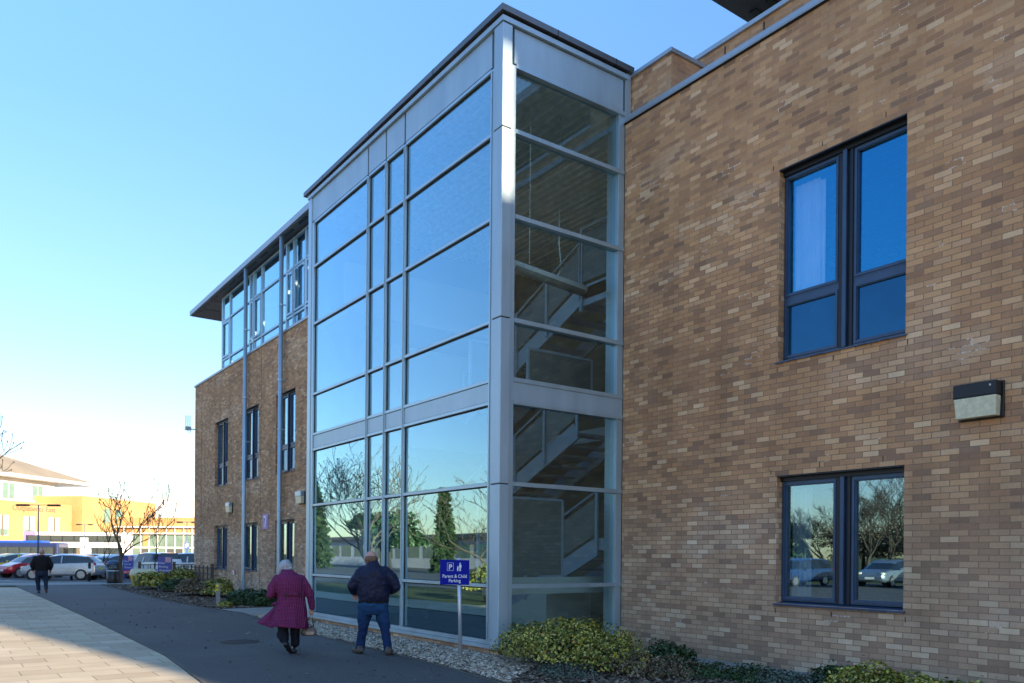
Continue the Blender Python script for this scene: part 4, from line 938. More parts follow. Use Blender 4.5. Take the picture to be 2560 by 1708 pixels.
for s, zz, ww in ((5.2, 6.5, 1.5), (8.2, 6.5, 1.5), (Lc-2.4, 6.2, 1.6)): m = MB(); on_face(m, Pc, dc, nc, s, s+ww, zz, zz+2.4).build('window', M['green_glass'] if s < 10 else M['wood'], CB)
GB = thing('glass_entrance_block', 'low glazed entrance block under a yellow brick band, left of the near brick corner', 'building', (*at(420, 138), 0))
_, Pg, dg, ng = wall_seg('wall', at(250, 140), at(560, 136), 4.8, 7.6, 16, M['far_brick'], GB); Lg = 21.5
MB_ = MB(); on_face(MB_, Pg, dg, ng, 3, Lg, .2, 4.8, .1).build('window', M['green_glass'], GB)
m = MB()
for k in range(12): on_face(m, Pg, dg, ng, 3+k*1.6, 3.14+k*1.6, 0, 5.9, .25)
for z in (2.35, 4.75, 5.85): on_face(m, Pg, dg, ng, 2.8, Lg, z, z+.22, .8 if z > 4 else .3, .9)
m.build('frame', M['white_panel'], GB)
m = MB()
for s in (4.2, 8.0, 12.8, 14.4): on_face(m, Pg, dg, ng, s, s+1.2, .1, 2.2, .14)
m.build('doorway', M['room'], GB)
m = MB(); on_face(m, Pg, dg, ng, 8.3, 9.3, 2.3, 5.9, .2); m.build('brick_pier', M['far_brick'], GB)
PB = thing('panel_block', 'pale grey panelled building behind the glazed entrance block', 'building', (*at(400, 165), 0))
_, Pp, dp, npn = wall_seg('wall', at(300, 165), at(600, 160), 0, 12.7, 12, M['lav'], PB)
m = MB()
for k in range(14): on_face(m, Pp, dp, npn, 1+k*1.8, 1.04+k*1.8, 6, 12.7, .03)
m.build('panel_joint', M['coping'], PB)
m = MB(); on_face(m, Pp, dp, npn, 8.5, 15.6, 6.5, 10.2, 2.0, 2.0).build('plant_enclosure', M['white_panel'], PB)

# ------------------------------------------------------------------ street furniture
def lamp_post(label, px, D, h, span):
    x, y = at(px, D); t = thing('street_lamp', label, 'lamp post', (x, y, 0), 'double headed lamp posts in the car park')
    MB().tube([(x,y,0), (x,y,h*.5), (x,y,h)], [.075,.06,.045], 10).build('pole', M['navy'], t, True)
    for s in (-1, 1):
        a = Vector((x,y,h-.03)); b = a+rt*s*span*.22; e = a+rt*s*span*.5
        MB().tube([a, b], .035, 6).build('arm', M['navy'], t); m = MB().bar(b-Vector((0,0,.02)), e-Vector((0,0,.02)), .30, .16); m.build('lamp_head', M['navy_dark'], t, bevel=.03)
    return t
lamp_post('tall double headed lamp post above the walking man in black', 95, 62, 5.2, 3.3)
lamp_post('distant double headed lamp post in front of the double deck bus', 211, 99, 5.0, 2.0)
l3 = lamp_post('double headed lamp post carrying a blue letter sign near the brick corner', 467, 82, 4.75, 2.1)
def board_on_post(name, label, cat, px, D, zc, w, h, mats, group=None, post=True, yaw=0):
    """flat board facing the viewer, with posts"""
    x, y = at(px, D); t = thing(name, label, cat, (x, y, 0), group); f = Vector((x, y, 0)).normalized(); r = Vector((f.y, -f.x, 0))
    if yaw: r = (r*math.cos(yaw)+f*math.sin(yaw)); f = Vector((-r.y, r.x, 0))
    return t, Vector((x, y, 0)), r, f
def face_text(body, c, r, f, size, mat, parent, align='CENTER', bold=.0, name='lettering', sx=1.0):
    cu = bpy.data.curves.new(name, 'FONT'); cu.body = body; cu.size = size; cu.extrude = .0015; cu.align_x = align; cu.offset = bold
    tmp = bpy.data.objects.new('tmp', cu); me = bpy.data.meshes.new_from_object(tmp); bpy.data.objects.remove(tmp); me.materials.clear(); me.materials.append(mat)
    z = Vector((0,0,1)); n = -f; Mx = Matrix(((r.x*sx, 0, n.x, c.x), (r.y*sx, 0, n.y, c.y), (0, 1, 0, c.z), (0,0,0,1)))
    me.transform(Mx); o = bpy.data.objects.new(name, me); C.objects.link(o)
    me.transform(Matrix.Translation(-ORG[parent.as_pointer()])); o.parent = parent; ORG[o.as_pointer()] = ORG[parent.as_pointer()]; KEEP.append(o); return o
# parent and child parking sign
sx, sy = 6.73, 10.72
t = thing('parking_sign', 'blue parent and child parking sign on a silver post in the gravel', 'sign', (sx, sy, 0))
f = Vector((sx, sy, 0)).normalized(); r = Vector((f.y, -f.x, 0)); b0 = Vector((sx, sy, 0)); top = b0-r*.035+Vector((0,0,1.56))
MB().tube([b0-Vector((0,0,.05)), top], .029, 16).build('post', M['post'], t, True)
zc = 1.335; cc = b0-r*.100-f*.04+Vector((0,0,zc)); rr = (r-Vector((0,0,.012))).normalized()
pnl = MB().obox(cc, rr*.226, f*.006, Vector((0,0,1))*.193).build('sign_panel', M['blue_sign'], t, bevel=.003)
q = cc-f*.0085
face_text('Parent & Child', q+Vector((0,0,-.085)), r, f, .074, M['sign_white'], pnl, bold=.0006, sx=.86); face_text('Parking', q+Vector((0,0,-.155)), r, f, .074, M['sign_white'], pnl, bold=.0006, sx=.86)
face_text('P', q-r*.068+Vector((0,0,.048)), r, f, .105, M['sign_white'], pnl, bold=.003)
m = MB(); bx = q-r*.068+Vector((0,0,.086)); hw, hh, th = .048, .060, .0022
for s in (-1, 1): m.obox(bx+r*s*hw, r*th, f*.0015, Vector((0,0,hh))); m.obox(bx+Vector((0,0,s*hh)), r*hw, f*.0015, Vector((0,0,th)))
m.build('pictogram_frame', M['sign_white'], pnl)
m = MB(); ad = q+r*.083
def ell(c, a, b_, n=14): m.add([c+r*a*math.cos(2*math.pi*k/n)+Vector((0,0,b_*math.sin(2*math.pi*k/n)))-f*.001 for k in range(n)], [tuple(range(n))])
def poly(c, pts): m.add([c+r*x+Vector((0,0,z))-f*.001 for x, z in pts], [tuple(range(len(pts)))])
ell(ad+Vector((0,0,.138)), .010, .0115); poly(ad, [(-.016,.122), (.014,.122), (.021,.108), (.020,.072), (.012,.072), (.013,.02), (.002,.02), (.001,.066), (-.003,.066), (-.003,.02), (-.013,.02), (-.012,.10)])
ch = ad-r*.036; ell(ch+Vector((0,0,.088)), .0075, .0085); poly(ch, [(-.010,.076), (.008,.078), (.026,.105), (.030,.100), (.011,.066), (.009,.02), (.001,.02), (0,.046), (-.002,.02), (-.009,.02)])
m.build('pictogram', M['sign_white'], pnl)
# hospital direction boards (blurred lettering bars in the photo: small lines of text)
def info_board(label, px, D, w, h, z0, lines, group='blue and red information boards'):
    x, y = at(px, D); t = thing('information_board', label, 'sign', (x, y, 0), group); f = Vector((x, y, 0)).normalized(); r = Vector((f.y, -f.x, 0)); c = Vector((x, y, 0))
    for s in (-.46, .46): MB().tube([c+r*s*w, c+r*s*w+Vector((0,0,z0+h))], .04, 8).build('post', BL, t)
    p = MB(); p.obox(c-f*.05+Vector((0,0,z0+h*.59)), r*w/2, f*.02, Vector((0,0,h*.41))); p.cur = 1; p.obox(c-f*.05+Vector((0,0,z0+h*.09)), r*w/2, f*.02, Vector((0,0,h*.09))); p.cur = 2; p.obox(c-f*.052+r*w*.22+Vector((0,0,z0+h*.85)), r*w*.22, f*.02, Vector((0,0,h*.12)))
    pan = p.build('sign_panel', [BL, RD, PK], t)
    for i, s in enumerate(lines): face_text(s, c-f*.075-r*w*.45+Vector((0,0,z0+h*(.66-.17*i))), r, f, h*.13, M['sign_white'], pan, 'LEFT')
    face_text('Entrance', c-f*.075-r*w*.45+Vector((0,0,z0+h*.055)), r, f, h*.12, M['sign_white'], pan, 'LEFT'); return t
BL = plain('board_blue', (.015,.05,.36), .35, 0, .04, 2); RD = plain('board_red', (.60,.03,.02), .35, 0, .04, 2); PK = plain('board_pink', (.55,.35,.45), .4, 0, .1, 6)
info_board('blue board with a red foot standing in the far bed before the trellis', 413, 37.5, .58, 1.0, .42, ['Main', 'Parking', 'Outpatients'])
info_board('blue board with a red foot between the litter bin and the grit bin', 321, 46.5, .50, 1.02, .38, ['Main', 'Wards', 'Outpatients'])
x, y = at(467, 81.6); t = thing('letter_sign', 'square blue sign with a white letter F on the lamp post', 'sign', (x, y, 2.3)); f = Vector((x, y, 0)).normalized(); r = Vector((f.y, -f.x, 0)); c = Vector((x, y, 2.32))
p = MB().obox(c, r*.27, f*.02, Vector((0,0,.29))).build('sign_panel', BL, t); face_text('F', c-f*.03-Vector((0,0,.17)), r, f, .50, M['sign_white'], p, bold=.02)
x, y = at(467, 81.6); MB().tube([(x,y+.1,0), (x,y+.1,2.1)], .04, 8).build('post', BL, t)
for i, (px, D, z, w) in enumerate([(210, 98.6, 2.9, .45), (214, 92, 1.45, .55)]):
    x, y = at(px, D); t = thing('bay_sign', ['small grey blue sign on the distant lamp post', 'pale blue square sign on a pole in front of the double deck bus'][i], 'sign', (x, y, 0)); f = Vector((x, y, 0)).normalized(); r = Vector((f.y, -f.x, 0))
    MB().obox(Vector((x, y, z)), r*w, f*.02, Vector((0,0,w))).build('sign_panel', [grey, lightb][i], t); MB().tube([Vector((x, y, 0))+f*.06, Vector((x, y, z))+f*.06], .04, 6).build('post', M['navy'], t)
# purple number plate and small wall plates
t = thing('number_plaque', 'purple plaque with a white 7 on the left brick wall', 'sign', (XW, 29.28, 2.7)); PUR = plain('purple_plate', (.20,.10,.50), .4, 0, .05, 3)
p = MB().box(XW-.02, XW-.002, 29.0, 29.56, 2.49, 3.05).build('plate', PUR, t); m = MB(); m.box(XW-.026, XW-.021, 29.12, 29.44, 2.90, 2.97); m.add([(XW-.026,29.12,2.93), (XW-.026,29.21,2.93), (XW-.026,29.35,2.56), (XW-.026,29.26,2.56)], [(0,1,2,3)]); m.build('numeral', M['sign_white'], p)
PINK = plain('maroon_plate', (.30,.02,.08), .4)
for i, (y, lb) in enumerate([(33.0, 'small white and maroon plate low on the left wall left of the drainpipe'), (25.5, 'small white and maroon plate on the wall beside the glass tower edge')]):
    t = thing('wall_plate', lb, 'sign', (XW, y, .8), 'small plates low on the left brick wall'); MB().box(XW-.012, XW-.002, y, y+.16, .74, .92).build('white_part', M['white'], t); MB().box(XW-.013, XW-.002, y-.20, y-.001, .74, .92).build('maroon_part', PINK, t)
# wall aerial at the far corner
t = thing('wall_aerial', 'small grey aerial box with upright rods on the far brick corner', 'aerial', (9.8, 39.3, 7.4))
MB().box(9.55, 9.80, 39.22, 39.42, 7.30, 7.46).build('box', M['alu'], t); m = MB()
for k in range(3): m.tube([(9.58+k*.09, 39.32, 7.46), (9.58+k*.09, 39.32, 7.98)], .02, 6)
m.build('rod', M['alu'], t); MB().tube([(10.02,39.14,7.36), (9.98,39.30,7.36), (9.78,39.32,7.36)], .028, 6).build('bracket', M['alu'], t); MB().tube([(9.66,39.32,7.3), (9.70,39.32,7.18), (9.78,39.32,7.2), (9.82,39.3,7.36)], .012, 5).build('cable', M['black'], t)
# litter bin
x, y = at(283, 41.8); t = thing('litter_bin', 'black litter bin with a domed hood at the end of the path', 'litter bin', (x, y, 0))
MB().tube([(x,y,0), (x,y,.06), (x,y,.78)], [.28,.30,.30], 24).build('drum', M['black'], t, True); m = MB()
for k in range(10):
    a = 2*math.pi*k/10; m.tube([(x+.295*math.cos(a), y+.295*math.sin(a), .80), (x+.295*math.cos(a), y+.295*math.sin(a), .96)], .03, 5) if k % 5 else m.box(x-.02, x+.02, y-.02, y+.02, .7, .8)
m.build('hood_post', M['black'], t); m = MB(); m.tube([(x,y,.95), (x,y,1.0), (x,y,1.10), (x,y,1.17), (x,y,1.20)], [.33,.33,.28,.16,.02], 24); m.build('hood', M['navy'], t, True)
MB().tube([(x,y,.62), (x,y,.68)], .304, 24).build('band', M['alu'], t)
# grit bin
x, y = at(357, 38.3); t = thing('grit_bin', 'yellow grit bin with a sloping pale lid beside the round shrub', 'grit bin', (x, y, 0)); ux = Vector((rt.x*.93+fw.x*.36, rt.y*.93+fw.y*.36, 0)).normalized(); uy = Vector((-ux.y, ux.x, 0)); c = Vector((x, y, 0))
def fr8(h0, h1, w0, w1, d0, d1, zf0, zb0, zf1, zb1):
    return [c-ux*w0-uy*d0+Vector((0,0,zf0)), c+ux*w0-uy*d0+Vector((0,0,zf0)), c+ux*w0+uy*d0+Vector((0,0,zb0)), c-ux*w0+uy*d0+Vector((0,0,zb0)), c-ux*w1-uy*d1+Vector((0,0,zf1)), c+ux*w1-uy*d1+Vector((0,0,zf1)), c+ux*w1+uy*d1+Vector((0,0,zb1)), c-ux*w1+uy*d1+Vector((0,0,zb1))]
BX = [(0,3,2,1), (4,5,6,7), (0,1,5,4), (1,2,6,5), (2,3,7,6), (3,0,4,7)]
MB().add(fr8(0,0,.40,.54,.26,.34,0,0,.52,.72), BX).build('tub', M['yellow_bin'], t, bevel=.03); MB().add(fr8(0,0,.57,.50,.37,.30,.525,.725,.63,.84), BX).build('lid', plain('pale_yellow_lid', (.60,.50,.28), .5, 0, .05, 2), t, bevel=.03)
# bollards
for i, (px, D, lb) in enumerate([(224, 44.8, 'black and white bollard at the kerb in front of the silver car'), (179, 46.0, 'black and white bollard with a red mark further left at the kerb')]):
    x, y = at(px, D); t = thing('bollard', lb, 'bollard', (x, y, 0), 'black and white bollards'); MB().tube([(x,y,0), (x,y,.95)], .07, 14).build('post', M['black'], t, True); MB().tube([(x,y,.45), (x,y,.68)], .076, 14).build('band', M['white'], t, True); MB().tube([(x,y,.86), (x,y,1.03)], [.085,.06], 14).build('cap', M['black'] if not i else RED, t, True)
# hydrant post
x, y = 7.27, 25.74; t = thing('hydrant_post', 'short pale concrete post with a yellow hydrant plate', 'marker post', (x, y, 0)); f = Vector((x, y, 0)).normalized(); r = Vector((f.y, -f.x, 0)); c = Vector((x, y, 0))
MB().obox(c+Vector((0,0,.32)), r*.065, f*.05, Vector((0,0,.34))).build('post', M['concrete'], t, bevel=.01); p = MB().obox(c-f*.06-r*.03+Vector((0,0,.53)), r*.045, f*.006, Vector((0,0,.10))).build('plate', M['yellow'], t); face_text('H', c-f*.068-r*.03+Vector((0,0,.49)), r, f, .11, M['black'], p, bold=.003)
# trellis fence
t = thing('trellis_fence', 'weathered wooden trellis fence between the far bed and the car park', 'fence', (10.6, 43, 0)); pts = [(8.55,41.4), (9.6,41.9), (10.8,42.2), (9.98,40.2), (10.1,39.25)]
segs = [((8.25,42.4), (9.95,42.9)), ((9.95,42.9), (11.9,43.3))]; m = MB()
for (a, b) in segs:
    A, B = Vector((*a,0)), Vector((*b,0)); n = 9
    for i in range(n+1):
        p = A.lerp(B, i/n); k = (i*.37) % 1*.12-.06; m.bar(p+Vector((0,0,.05)), p+Vector((k,0,1.02)), .05, .03)
    for z in (.25,.5,.75,1.0): m.bar(A+Vector((0,0,z)), B+Vector((0,0,z)), .03, .05)
m.build('slats', M['wood'], t); m = MB()
A, B = Vector((9.80,40.9,0)), Vector((9.78,35.6,0))
for i in range(9): p = A.lerp(B, i/8); m.bar(p+Vector((0,0,.02)), p+Vector((0,0,1.05)), .05, .03)
for z in (.2,.45,.7,.95): m.bar(A+Vector((.03,0,z)), B+Vector((.03,0,z)), .03, .05)
m.build('wall_slats', M['wood'], t)
for (x, y) in ((8.25,42.4), (9.95,42.9), (9.78,35.55), (11.9,43.3)): MB().box(x-.06, x+.06, y-.06, y+.06, 0, 1.15).build('post', M['wood'], t)
# drain cover in the path
t = thing('drain_cover', 'round ribbed metal drain cover set in the dark path', 'drain cover', (4.55, 14.75, 0)); MB().tube([(4.55,14.75,-.02), (4.55,14.75,.003)], .40, 36).build('frame', M['kerb'], t); m = MB()
for k in range(-5, 6): h = math.sqrt(max(0, .34**2-(k*.06)**2)); m.box(4.55-h, 4.55+h, 14.75+k*.06-.018, 14.75+k*.06+.018, .003, .010)
m.build('ribs', M['navy_dark'], t)
# ------------------------------------------------------------------ people
def cloth(name, col, rough=.85, wr=.5, sc=7, var=.15):
    t = NT(name); tc = t.node('ShaderNodeTexCoord').outputs['Object']
    n = t.noise(sc, 4, tc, .55, .6); f = t.noise(160, 2, tc)
    c = t.ramp(n, [(.3, tuple(x*(1-var) for x in col)), (.7, tuple(x*(1+var) for x in col))])
    t.bump(t.math('ADD', n, t.math('MULTIPLY', f, .08)), wr, .03); return t.set(c, rough, 0, .25)
def jeans_mat():
    t = NT('denim'); tc = t.node('ShaderNodeTexCoord').outputs['Object']; n = t.noise(4.5, 4, tc, .6, .8); s = t.sep(tc)
    hi = t.math('MULTIPLY', t.math('SUBTRACT', s[2], .25), 1.1, clamp=True); k = t.math('MULTIPLY', t.math('MULTIPLY', n, hi), 1.7, clamp=True)
    c = t.ramp(k, [(.12, (.008,.026,.085)), (.5, (.014,.055,.14)), (.8, (.022,.085,.175)), (1, (.04,.12,.21))])
    t.bump(n, .6, .03); return t.set(c, .85, 0, .2)
def tweed_mat():
    t = NT('magenta_tweed'); tc = t.node('ShaderNodeTexCoord').outputs['Object']; s = t.sep(tc)
    n = t.noise(5, 3, tc, .6); w = t.math('MULTIPLY', t.math('SUBTRACT', n, .5), .03); ax = t.math('ADD', s[0], t.math('MULTIPLY', s[1], -.35))
    fx = t.math('FRACT', t.math('ADD', t.math('DIVIDE', t.math('ADD', ax, w), 0.026), 50.0)); fz = t.math('FRACT', t.math('ADD', t.math('DIVIDE', t.math('ADD', s[2], w), 0.022), 50.0))
    g1 = t.math('LESS_THAN', fx, .26); g2 = t.math('LESS_THAN', fz, .26); fl = t.noise(120, 4, tc, .7)
    base = t.ramp(fl, [(.30, (.03,.002,.020)), (.5, (.105,.005,.058)), (.68, (.20,.02,.11))])
    th = t.math('MULTIPLY', t.math('ADD', t.math('MULTIPLY', g1, .24), t.math('MULTIPLY', g2, .20)), t.math('MULTIPLY', fl, 1.35))
    c = t.mix(th, base, (.52,.25,.38)); t.bump(t.math('ADD', fl, t.math('MULTIPLY', t.noise(6, 3, tc), 2.0)), .5, .012)
    return t.set(c, .95, 0, .15)
M['jacket'] = cloth('navy_jacket_cloth', (.010,.014,.042), .55, .7, 6); M['denim'] = jeans_mat(); M['tweed'] = tweed_mat()
M['black_cloth'] = cloth('black_cloth', (.010,.010,.013)); M['dark_denim'] = cloth('dark_denim', (.014,.024,.05)); M['trouser'] = cloth('black_trouser_cloth', (.006,.007,.014), .8, .6)
M['hair_grey'] = plain('silver_hair', (.36,.38,.43), .6, 0, .25, 30, bump=.9); M['hair_brown'] = plain('short_ginger_brown_hair', (.17,.10,.06), .7, 0, .3, 40, bump=.8); M['hair_bald'] = plain('thin_grey_hair', (.25,.20,.17), .7, 0, .2, 30)
M['shoe_br'] = plain('brown_walking_shoe', (.085,.068,.055), .7, 0, .5, 26, bump=.6); M['shoe_bk'] = plain('black_shoe_leather', (.010,.010,.012), .35, 0, .3, 10); M['bag'] = plain('taupe_bag_leather', (.13,.10,.075), .42, 0, .35, 9, bump=.3); M['bag_light'] = plain('pale_bag_patch', (.33,.25,.22), .4, 0, .2, 9); M['strap'] = plain('dark_green_strap', (.012,.03,.025), .5)
M['skin_pink'] = plain('pink_skin', (.50,.27,.22), .55, 0, .12, 14)
class Person:
    def __init__(s, name, label, loc, f):
        s.o = Vector((*loc, 0)); s.f = Vector((*f, 0)).normalized(); s.r = Vector((s.f.y, -s.f.x, 0)); s.root = None; s.name = name; s.label = label
        s.ang = math.atan2(s.r.y, s.r.x)
    def blob(s, name, caps, mat, voxel=.012, smooth=6, disp=0, dscale=.12):
        """union of closed shapes in the person's own frame (x right, y forwards, z up)"""
        m = MB()
        for c in caps:
            k = c[0]
            if k == 'c': m.capsule(c[1], c[2], c[3], c[4])
            elif k == 'e': m.sphere(c[1], c[2], 16, 10)
            elif k == 'r':                                     # rings: (cx, cy, z, rx, ry[, ripple, n])
                rs = []
                for q in c[1]:
                    n = 40; rp = q[5] if len(q) > 5 else 0
                    rs.append([(q[0]+q[3]*math.cos(t)*(1+rp*math.sin(9*t+.6)), q[1]+q[4]*math.sin(t)*(1+rp*math.sin(9*t+.6)), q[2]+(q[6]*math.cos(t+q[7]) if len(q) > 6 else 0)) for t in [2*math.pi*j/n for j in range(n)]])
                m.rings(rs)
            elif k == 'b': m.obox(*c[1:])
        me_o = m.build(name, mat, None, True)
        if s.root is None:
            s.root = me_o; me_o.location = s.o; me_o.rotation_euler = (0, 0, s.ang); tag(me_o, s.label, 'person')
        else: me_o.parent = s.root
        if voxel:
            r = me_o.modifiers.new('remesh', 'REMESH'); r.mode = 'VOXEL'; r.voxel_size = voxel; r.use_smooth_shade = True
        if smooth: q = me_o.modifiers.new('smooth', 'SMOOTH'); q.iterations = smooth; q.factor = .5
        if disp:
            tx = bpy.data.textures.new(name+'_folds', 'CLOUDS'); tx.noise_scale = dscale; tx.noise_depth = 2
            d = me_o.modifiers.new('folds', 'DISPLACE'); d.texture = tx; d.strength = disp; d.mid_level = .5
        return me_o
def hand(w, d, side, s=1.0, curl=.5):
    """palm + five fingers; w wrist point, d direction the hand points (unit)"""
    w = Vector(w); d = Vector(d).normalized(); a = Vector((side, .2, 0)); a = (a-d*a.dot(d)).normalized(); n = d.cross(a).normalized()*side
    L = [('c', w, .026*s, w+d*.03*s, .027*s)]
    for k, (off, ln) in enumerate(((-.028,.070), (-.010,.080), (.009,.075), (.026,.058))):
        b = w+d*.085*s+a*off*s; L.append(('c', w+d*.02*s+a*off*.7*s, .016*s, b, .0125*s)); m1 = b+(d*math.cos(curl*.6)+n*math.sin(curl*.6)*.9)*ln*.45*s; m2 = m1+(d*math.cos(curl*1.9)+n*math.sin(curl*1.9))*ln*.55*s
        L.append(('c', b, .0115*s, m1, .0100*s)); L.append(('c', m1, .0100*s, m2, .0080*s))
    t0 = w+d*.025*s-a*.026*s; t1 = t0+(d*.7-a*.6+n*.3).normalized()*.040*s; t2 = t1+(d*.9+n*.5).normalized()*.032*s
    L += [('c', t0, .016*s, t1, .0125*s), ('c', t1, .0125*s, t2, .0095*s)]; return L
def head(c, r=.095, hz=1.16):
    c = Vector(c); x, y, z = c
    return [('e', (x, y, z), (r*.82, r*.98, r*hz)), ('e', (x, y+r*.30, z-r*.45), (r*.62, r*.66, r*.70)), ('c', (x, y+r*.85, z+.0), .012, (x, y+r*1.10, z-r*.30), .015), ('e', (x-r*.84, y, z-r*.1), (.012, .022, .034)), ('e', (x+r*.84, y, z-r*.1), (.012, .022, .034)), ('e', (x, y+r*.80, z-r*.62), (.028, .018, .012)), ('e', (x, y+r*.72, z+r*.22), (r*.5, .03, .014))]
def eyes(p, c, r):
    e = p.blob('eye', [('e', (c[0]+k*r*.36, c[1]+r*.88, c[2]+.004), .011) for k in (-1, 1)], M['white'], 0, 0); return e
def shoe(x, y, z, L=.28, yaw=0, pitch=0, w=.046, h=.06):
    d = Vector((math.sin(yaw)*math.cos(pitch), math.cos(yaw)*math.cos(pitch), math.sin(pitch))); a = Vector((x, y, z)); u = Vector((0,0,1))-d*d.z; u.normalize()
    return [('c', a+u*w*.95-d*.06, w, a+d*.06+u*w*.95, w*1.02), ('c', a+d*.02+u*w*.9, w*1.02, a+d*(L-.11)+u*w*.75, w*.80), ('c', a+d*.05+u*w*.8-Vector((.01,0,0)), w, a+d*(L-.13)+u*w*.62+Vector((.012,0,0)), w*.86), ('c', a-d*.045+u*h*1.3, w*.86, a+u*h*1.5, w*.82)]
# ---- man in the navy jacket
vm = Vector((5.85, 11.98)); mf = vm.normalized()
p = Person('person', 'stocky man in a navy jacket and blue jeans walking away beside the glass tower', (vm.x, vm.y), (mf.x, mf.y))
hc = (-.045, .06, 1.540)
p.blob('person', head(hc, .122, .98)+[('c', (-.02,.0,1.38), .075, (-.04,.04,1.50), .066), ('r', [(0,0,.80,.17,.11), (0,0,.95,.18,.12), (0,0,1.2,.21,.13), (0,0,1.36,.19,.10), (0,0,1.42,.08,.07)]),
    ('c', (-.20,0,1.33), .065, (-.345,-.02,1.10), .052), ('c', (-.345,-.02,1.10), .048, (-.31,.13,.975), .032), ('c', (.20,0,1.33), .065, (.355,-.02,1.09), .052), ('c', (.355,-.02,1.09), .048, (.27,.17,1.0), .032),
    ('c', (-.11,0,.80), .085, (-.16,.05,.44), .05), ('c', (-.16,.05,.44), .048, (-.205,.04,.10), .036), ('c', (.11,0,.80), .085, (.18,-.05,.43), .05), ('c', (.18,-.05,.43), .048, (.235,-.20,.09), .036), ('c', (-.205,.0,.04), .035, (-.215,.16,.035), .03), ('c', (.235,-.22,.04), .035, (.245,-.06,.035), .03)]
    +hand((-.315,.13,.975), (.1,.65,-.6), -1)+hand((.265,.18,1.0), (-.5,.8,-.3), 1), M['skin_pink'], .008, 3)
eyes(p, hc, .122)
p.blob('hair', [('e', (hc[0], hc[1]-.022, hc[2]-.010), (.112,.116,.074)), ('e', (hc[0], hc[1]-.02, hc[2]-.06), (.100,.104,.06))], M['hair_brown'], .008, 3)
p.blob('jacket', [('r', [(-.0,.0,.845,.245,.165), (0,0,.88,.252,.175), (0,0,.98,.262,.19), (0,0,1.12,.265,.19), (0,-.01,1.25,.262,.175), (0,-.01,1.33,.235,.155), (-.005,0,1.39,.165,.125), (-.015,.01,1.44,.105,.10), (-.02,.02,1.50,.088,.09), (-.02,.025,1.515,.08,.08)]),
    ('c', (-.19,0,1.33), .088, (-.29,-.03,1.19), .090), ('c', (-.29,-.03,1.19), .090, (-.345,-.03,1.085), .082), ('c', (-.345,-.03,1.085), .080, (-.325,.08,1.0), .062), ('c', (-.325,.08,1.0), .062, (-.315,.115,.985), .052),
    ('c', (.19,0,1.33), .088, (.30,-.03,1.20), .090), ('c', (.30,-.03,1.20), .090, (.36,-.03,1.08), .080), ('c', (.36,-.03,1.08), .078, (.285,.14,1.0), .058)], M['jacket'], .012, 5, .045, .10)
p.blob('waistband', [('r', [(0,0,.815,.243,.165), (0,0,.85,.250,.172)])], M['black_cloth'], 0, 0)
p.blob('jeans', [('r', [(-.005,0,.63,.17,.14), (-.005,0,.70,.235,.165), (-.005,0,.78,.25,.172), (0,0,.84,.236,.160)]),
    ('c', (-.118,0,.73), .128, (-.15,.03,.56), .110), ('c', (-.15,.03,.56), .110, (-.165,.04,.42), .088), ('c', (-.165,.04,.42), .080, (-.19,.05,.22), .074), ('c', (-.19,.05,.22), .074, (-.21,.02,.09), .072),
    ('c', (.118,0,.73), .128, (.15,-.02,.56), .108), ('c', (.15,-.02,.56), .108, (.185,-.05,.42), .088), ('c', (.185,-.05,.42), .080, (.215,-.13,.22), .074), ('c', (.215,-.13,.22), .074, (.237,-.20,.075), .072)], M['denim'], .012, 4, .034, .07)
p.blob('shoe', shoe(-.225, .0, 0, .31, -.45, 0, .056, .062), M['shoe_br'], .009, 3); p.blob('shoe', shoe(.240, -.24, 0, .31, .12, 0, .058, .062), M['shoe_br'], .009, 3)
# ---- woman in the tweed coat
vw = Vector((4.72, 12.70)); wf = vw.normalized()
p = Person('person', 'grey haired woman in a long magenta tweed coat walking away on the path', (vw.x, vw.y), (wf.x, wf.y))
hc = (-.075, .20, 1.375)
p.blob('person', head(hc, .095)+[('c', (-.03,.07,1.22), .060, (-.06,.16,1.32), .055), ('r', [(0,0,.72,.17,.13), (0,0,.95,.18,.13), (0,.03,1.12,.18,.12), (0,.06,1.22,.13,.08)]),
    ('c', (-.20,.04,1.18), .055, (-.285,-.0,.95), .045), ('c', (-.285,0,.95), .042, (-.20,.20,.92), .028), ('c', (.18,.04,1.18), .055, (.31,.0,.93), .045), ('c', (.31,0,.93), .042, (.345,.04,.70), .027),
    ('c', (-.08,0,.72), .09, (-.07,.02,.40), .06), ('c', (-.07,.02,.40), .050, (-.06,-.14,.26), .034), ('c', (.08,0,.72), .09, (.075,.05,.40), .06), ('c', (.075,.05,.40), .055, (.07,.0,.09), .036), ('c', (.07,0,.035), .03, (.07,.12,.03), .026)]
    +hand((.345,.045,.715), (0,.1,-1), 1, .92, 1.0)+hand((-.21,.19,.92), (.6,.7,.1), -1, .92), M['skin'], .008, 3)
eyes(p, hc, .095)
h = p.blob('hair', [('e', (hc[0], hc[1]-.02, hc[2]+.025), (.104,.112,.105)), ('e', (hc[0]-.045, hc[1]-.05, hc[2]-.015), (.072,.075,.075)), ('e', (hc[0]+.045, hc[1]-.05, hc[2]-.010), (.068,.075,.075)), ('e', (hc[0]-.085, hc[1]-.01, hc[2]-.055), (.035,.05,.045)), ('e', (hc[0]+.08, hc[1]-.02, hc[2]-.05), (.035,.05,.05)), ('e', (hc[0], hc[1]-.075, hc[2]-.03), (.075,.045,.06))], M['hair_grey'], .008, 2, .035, .045)
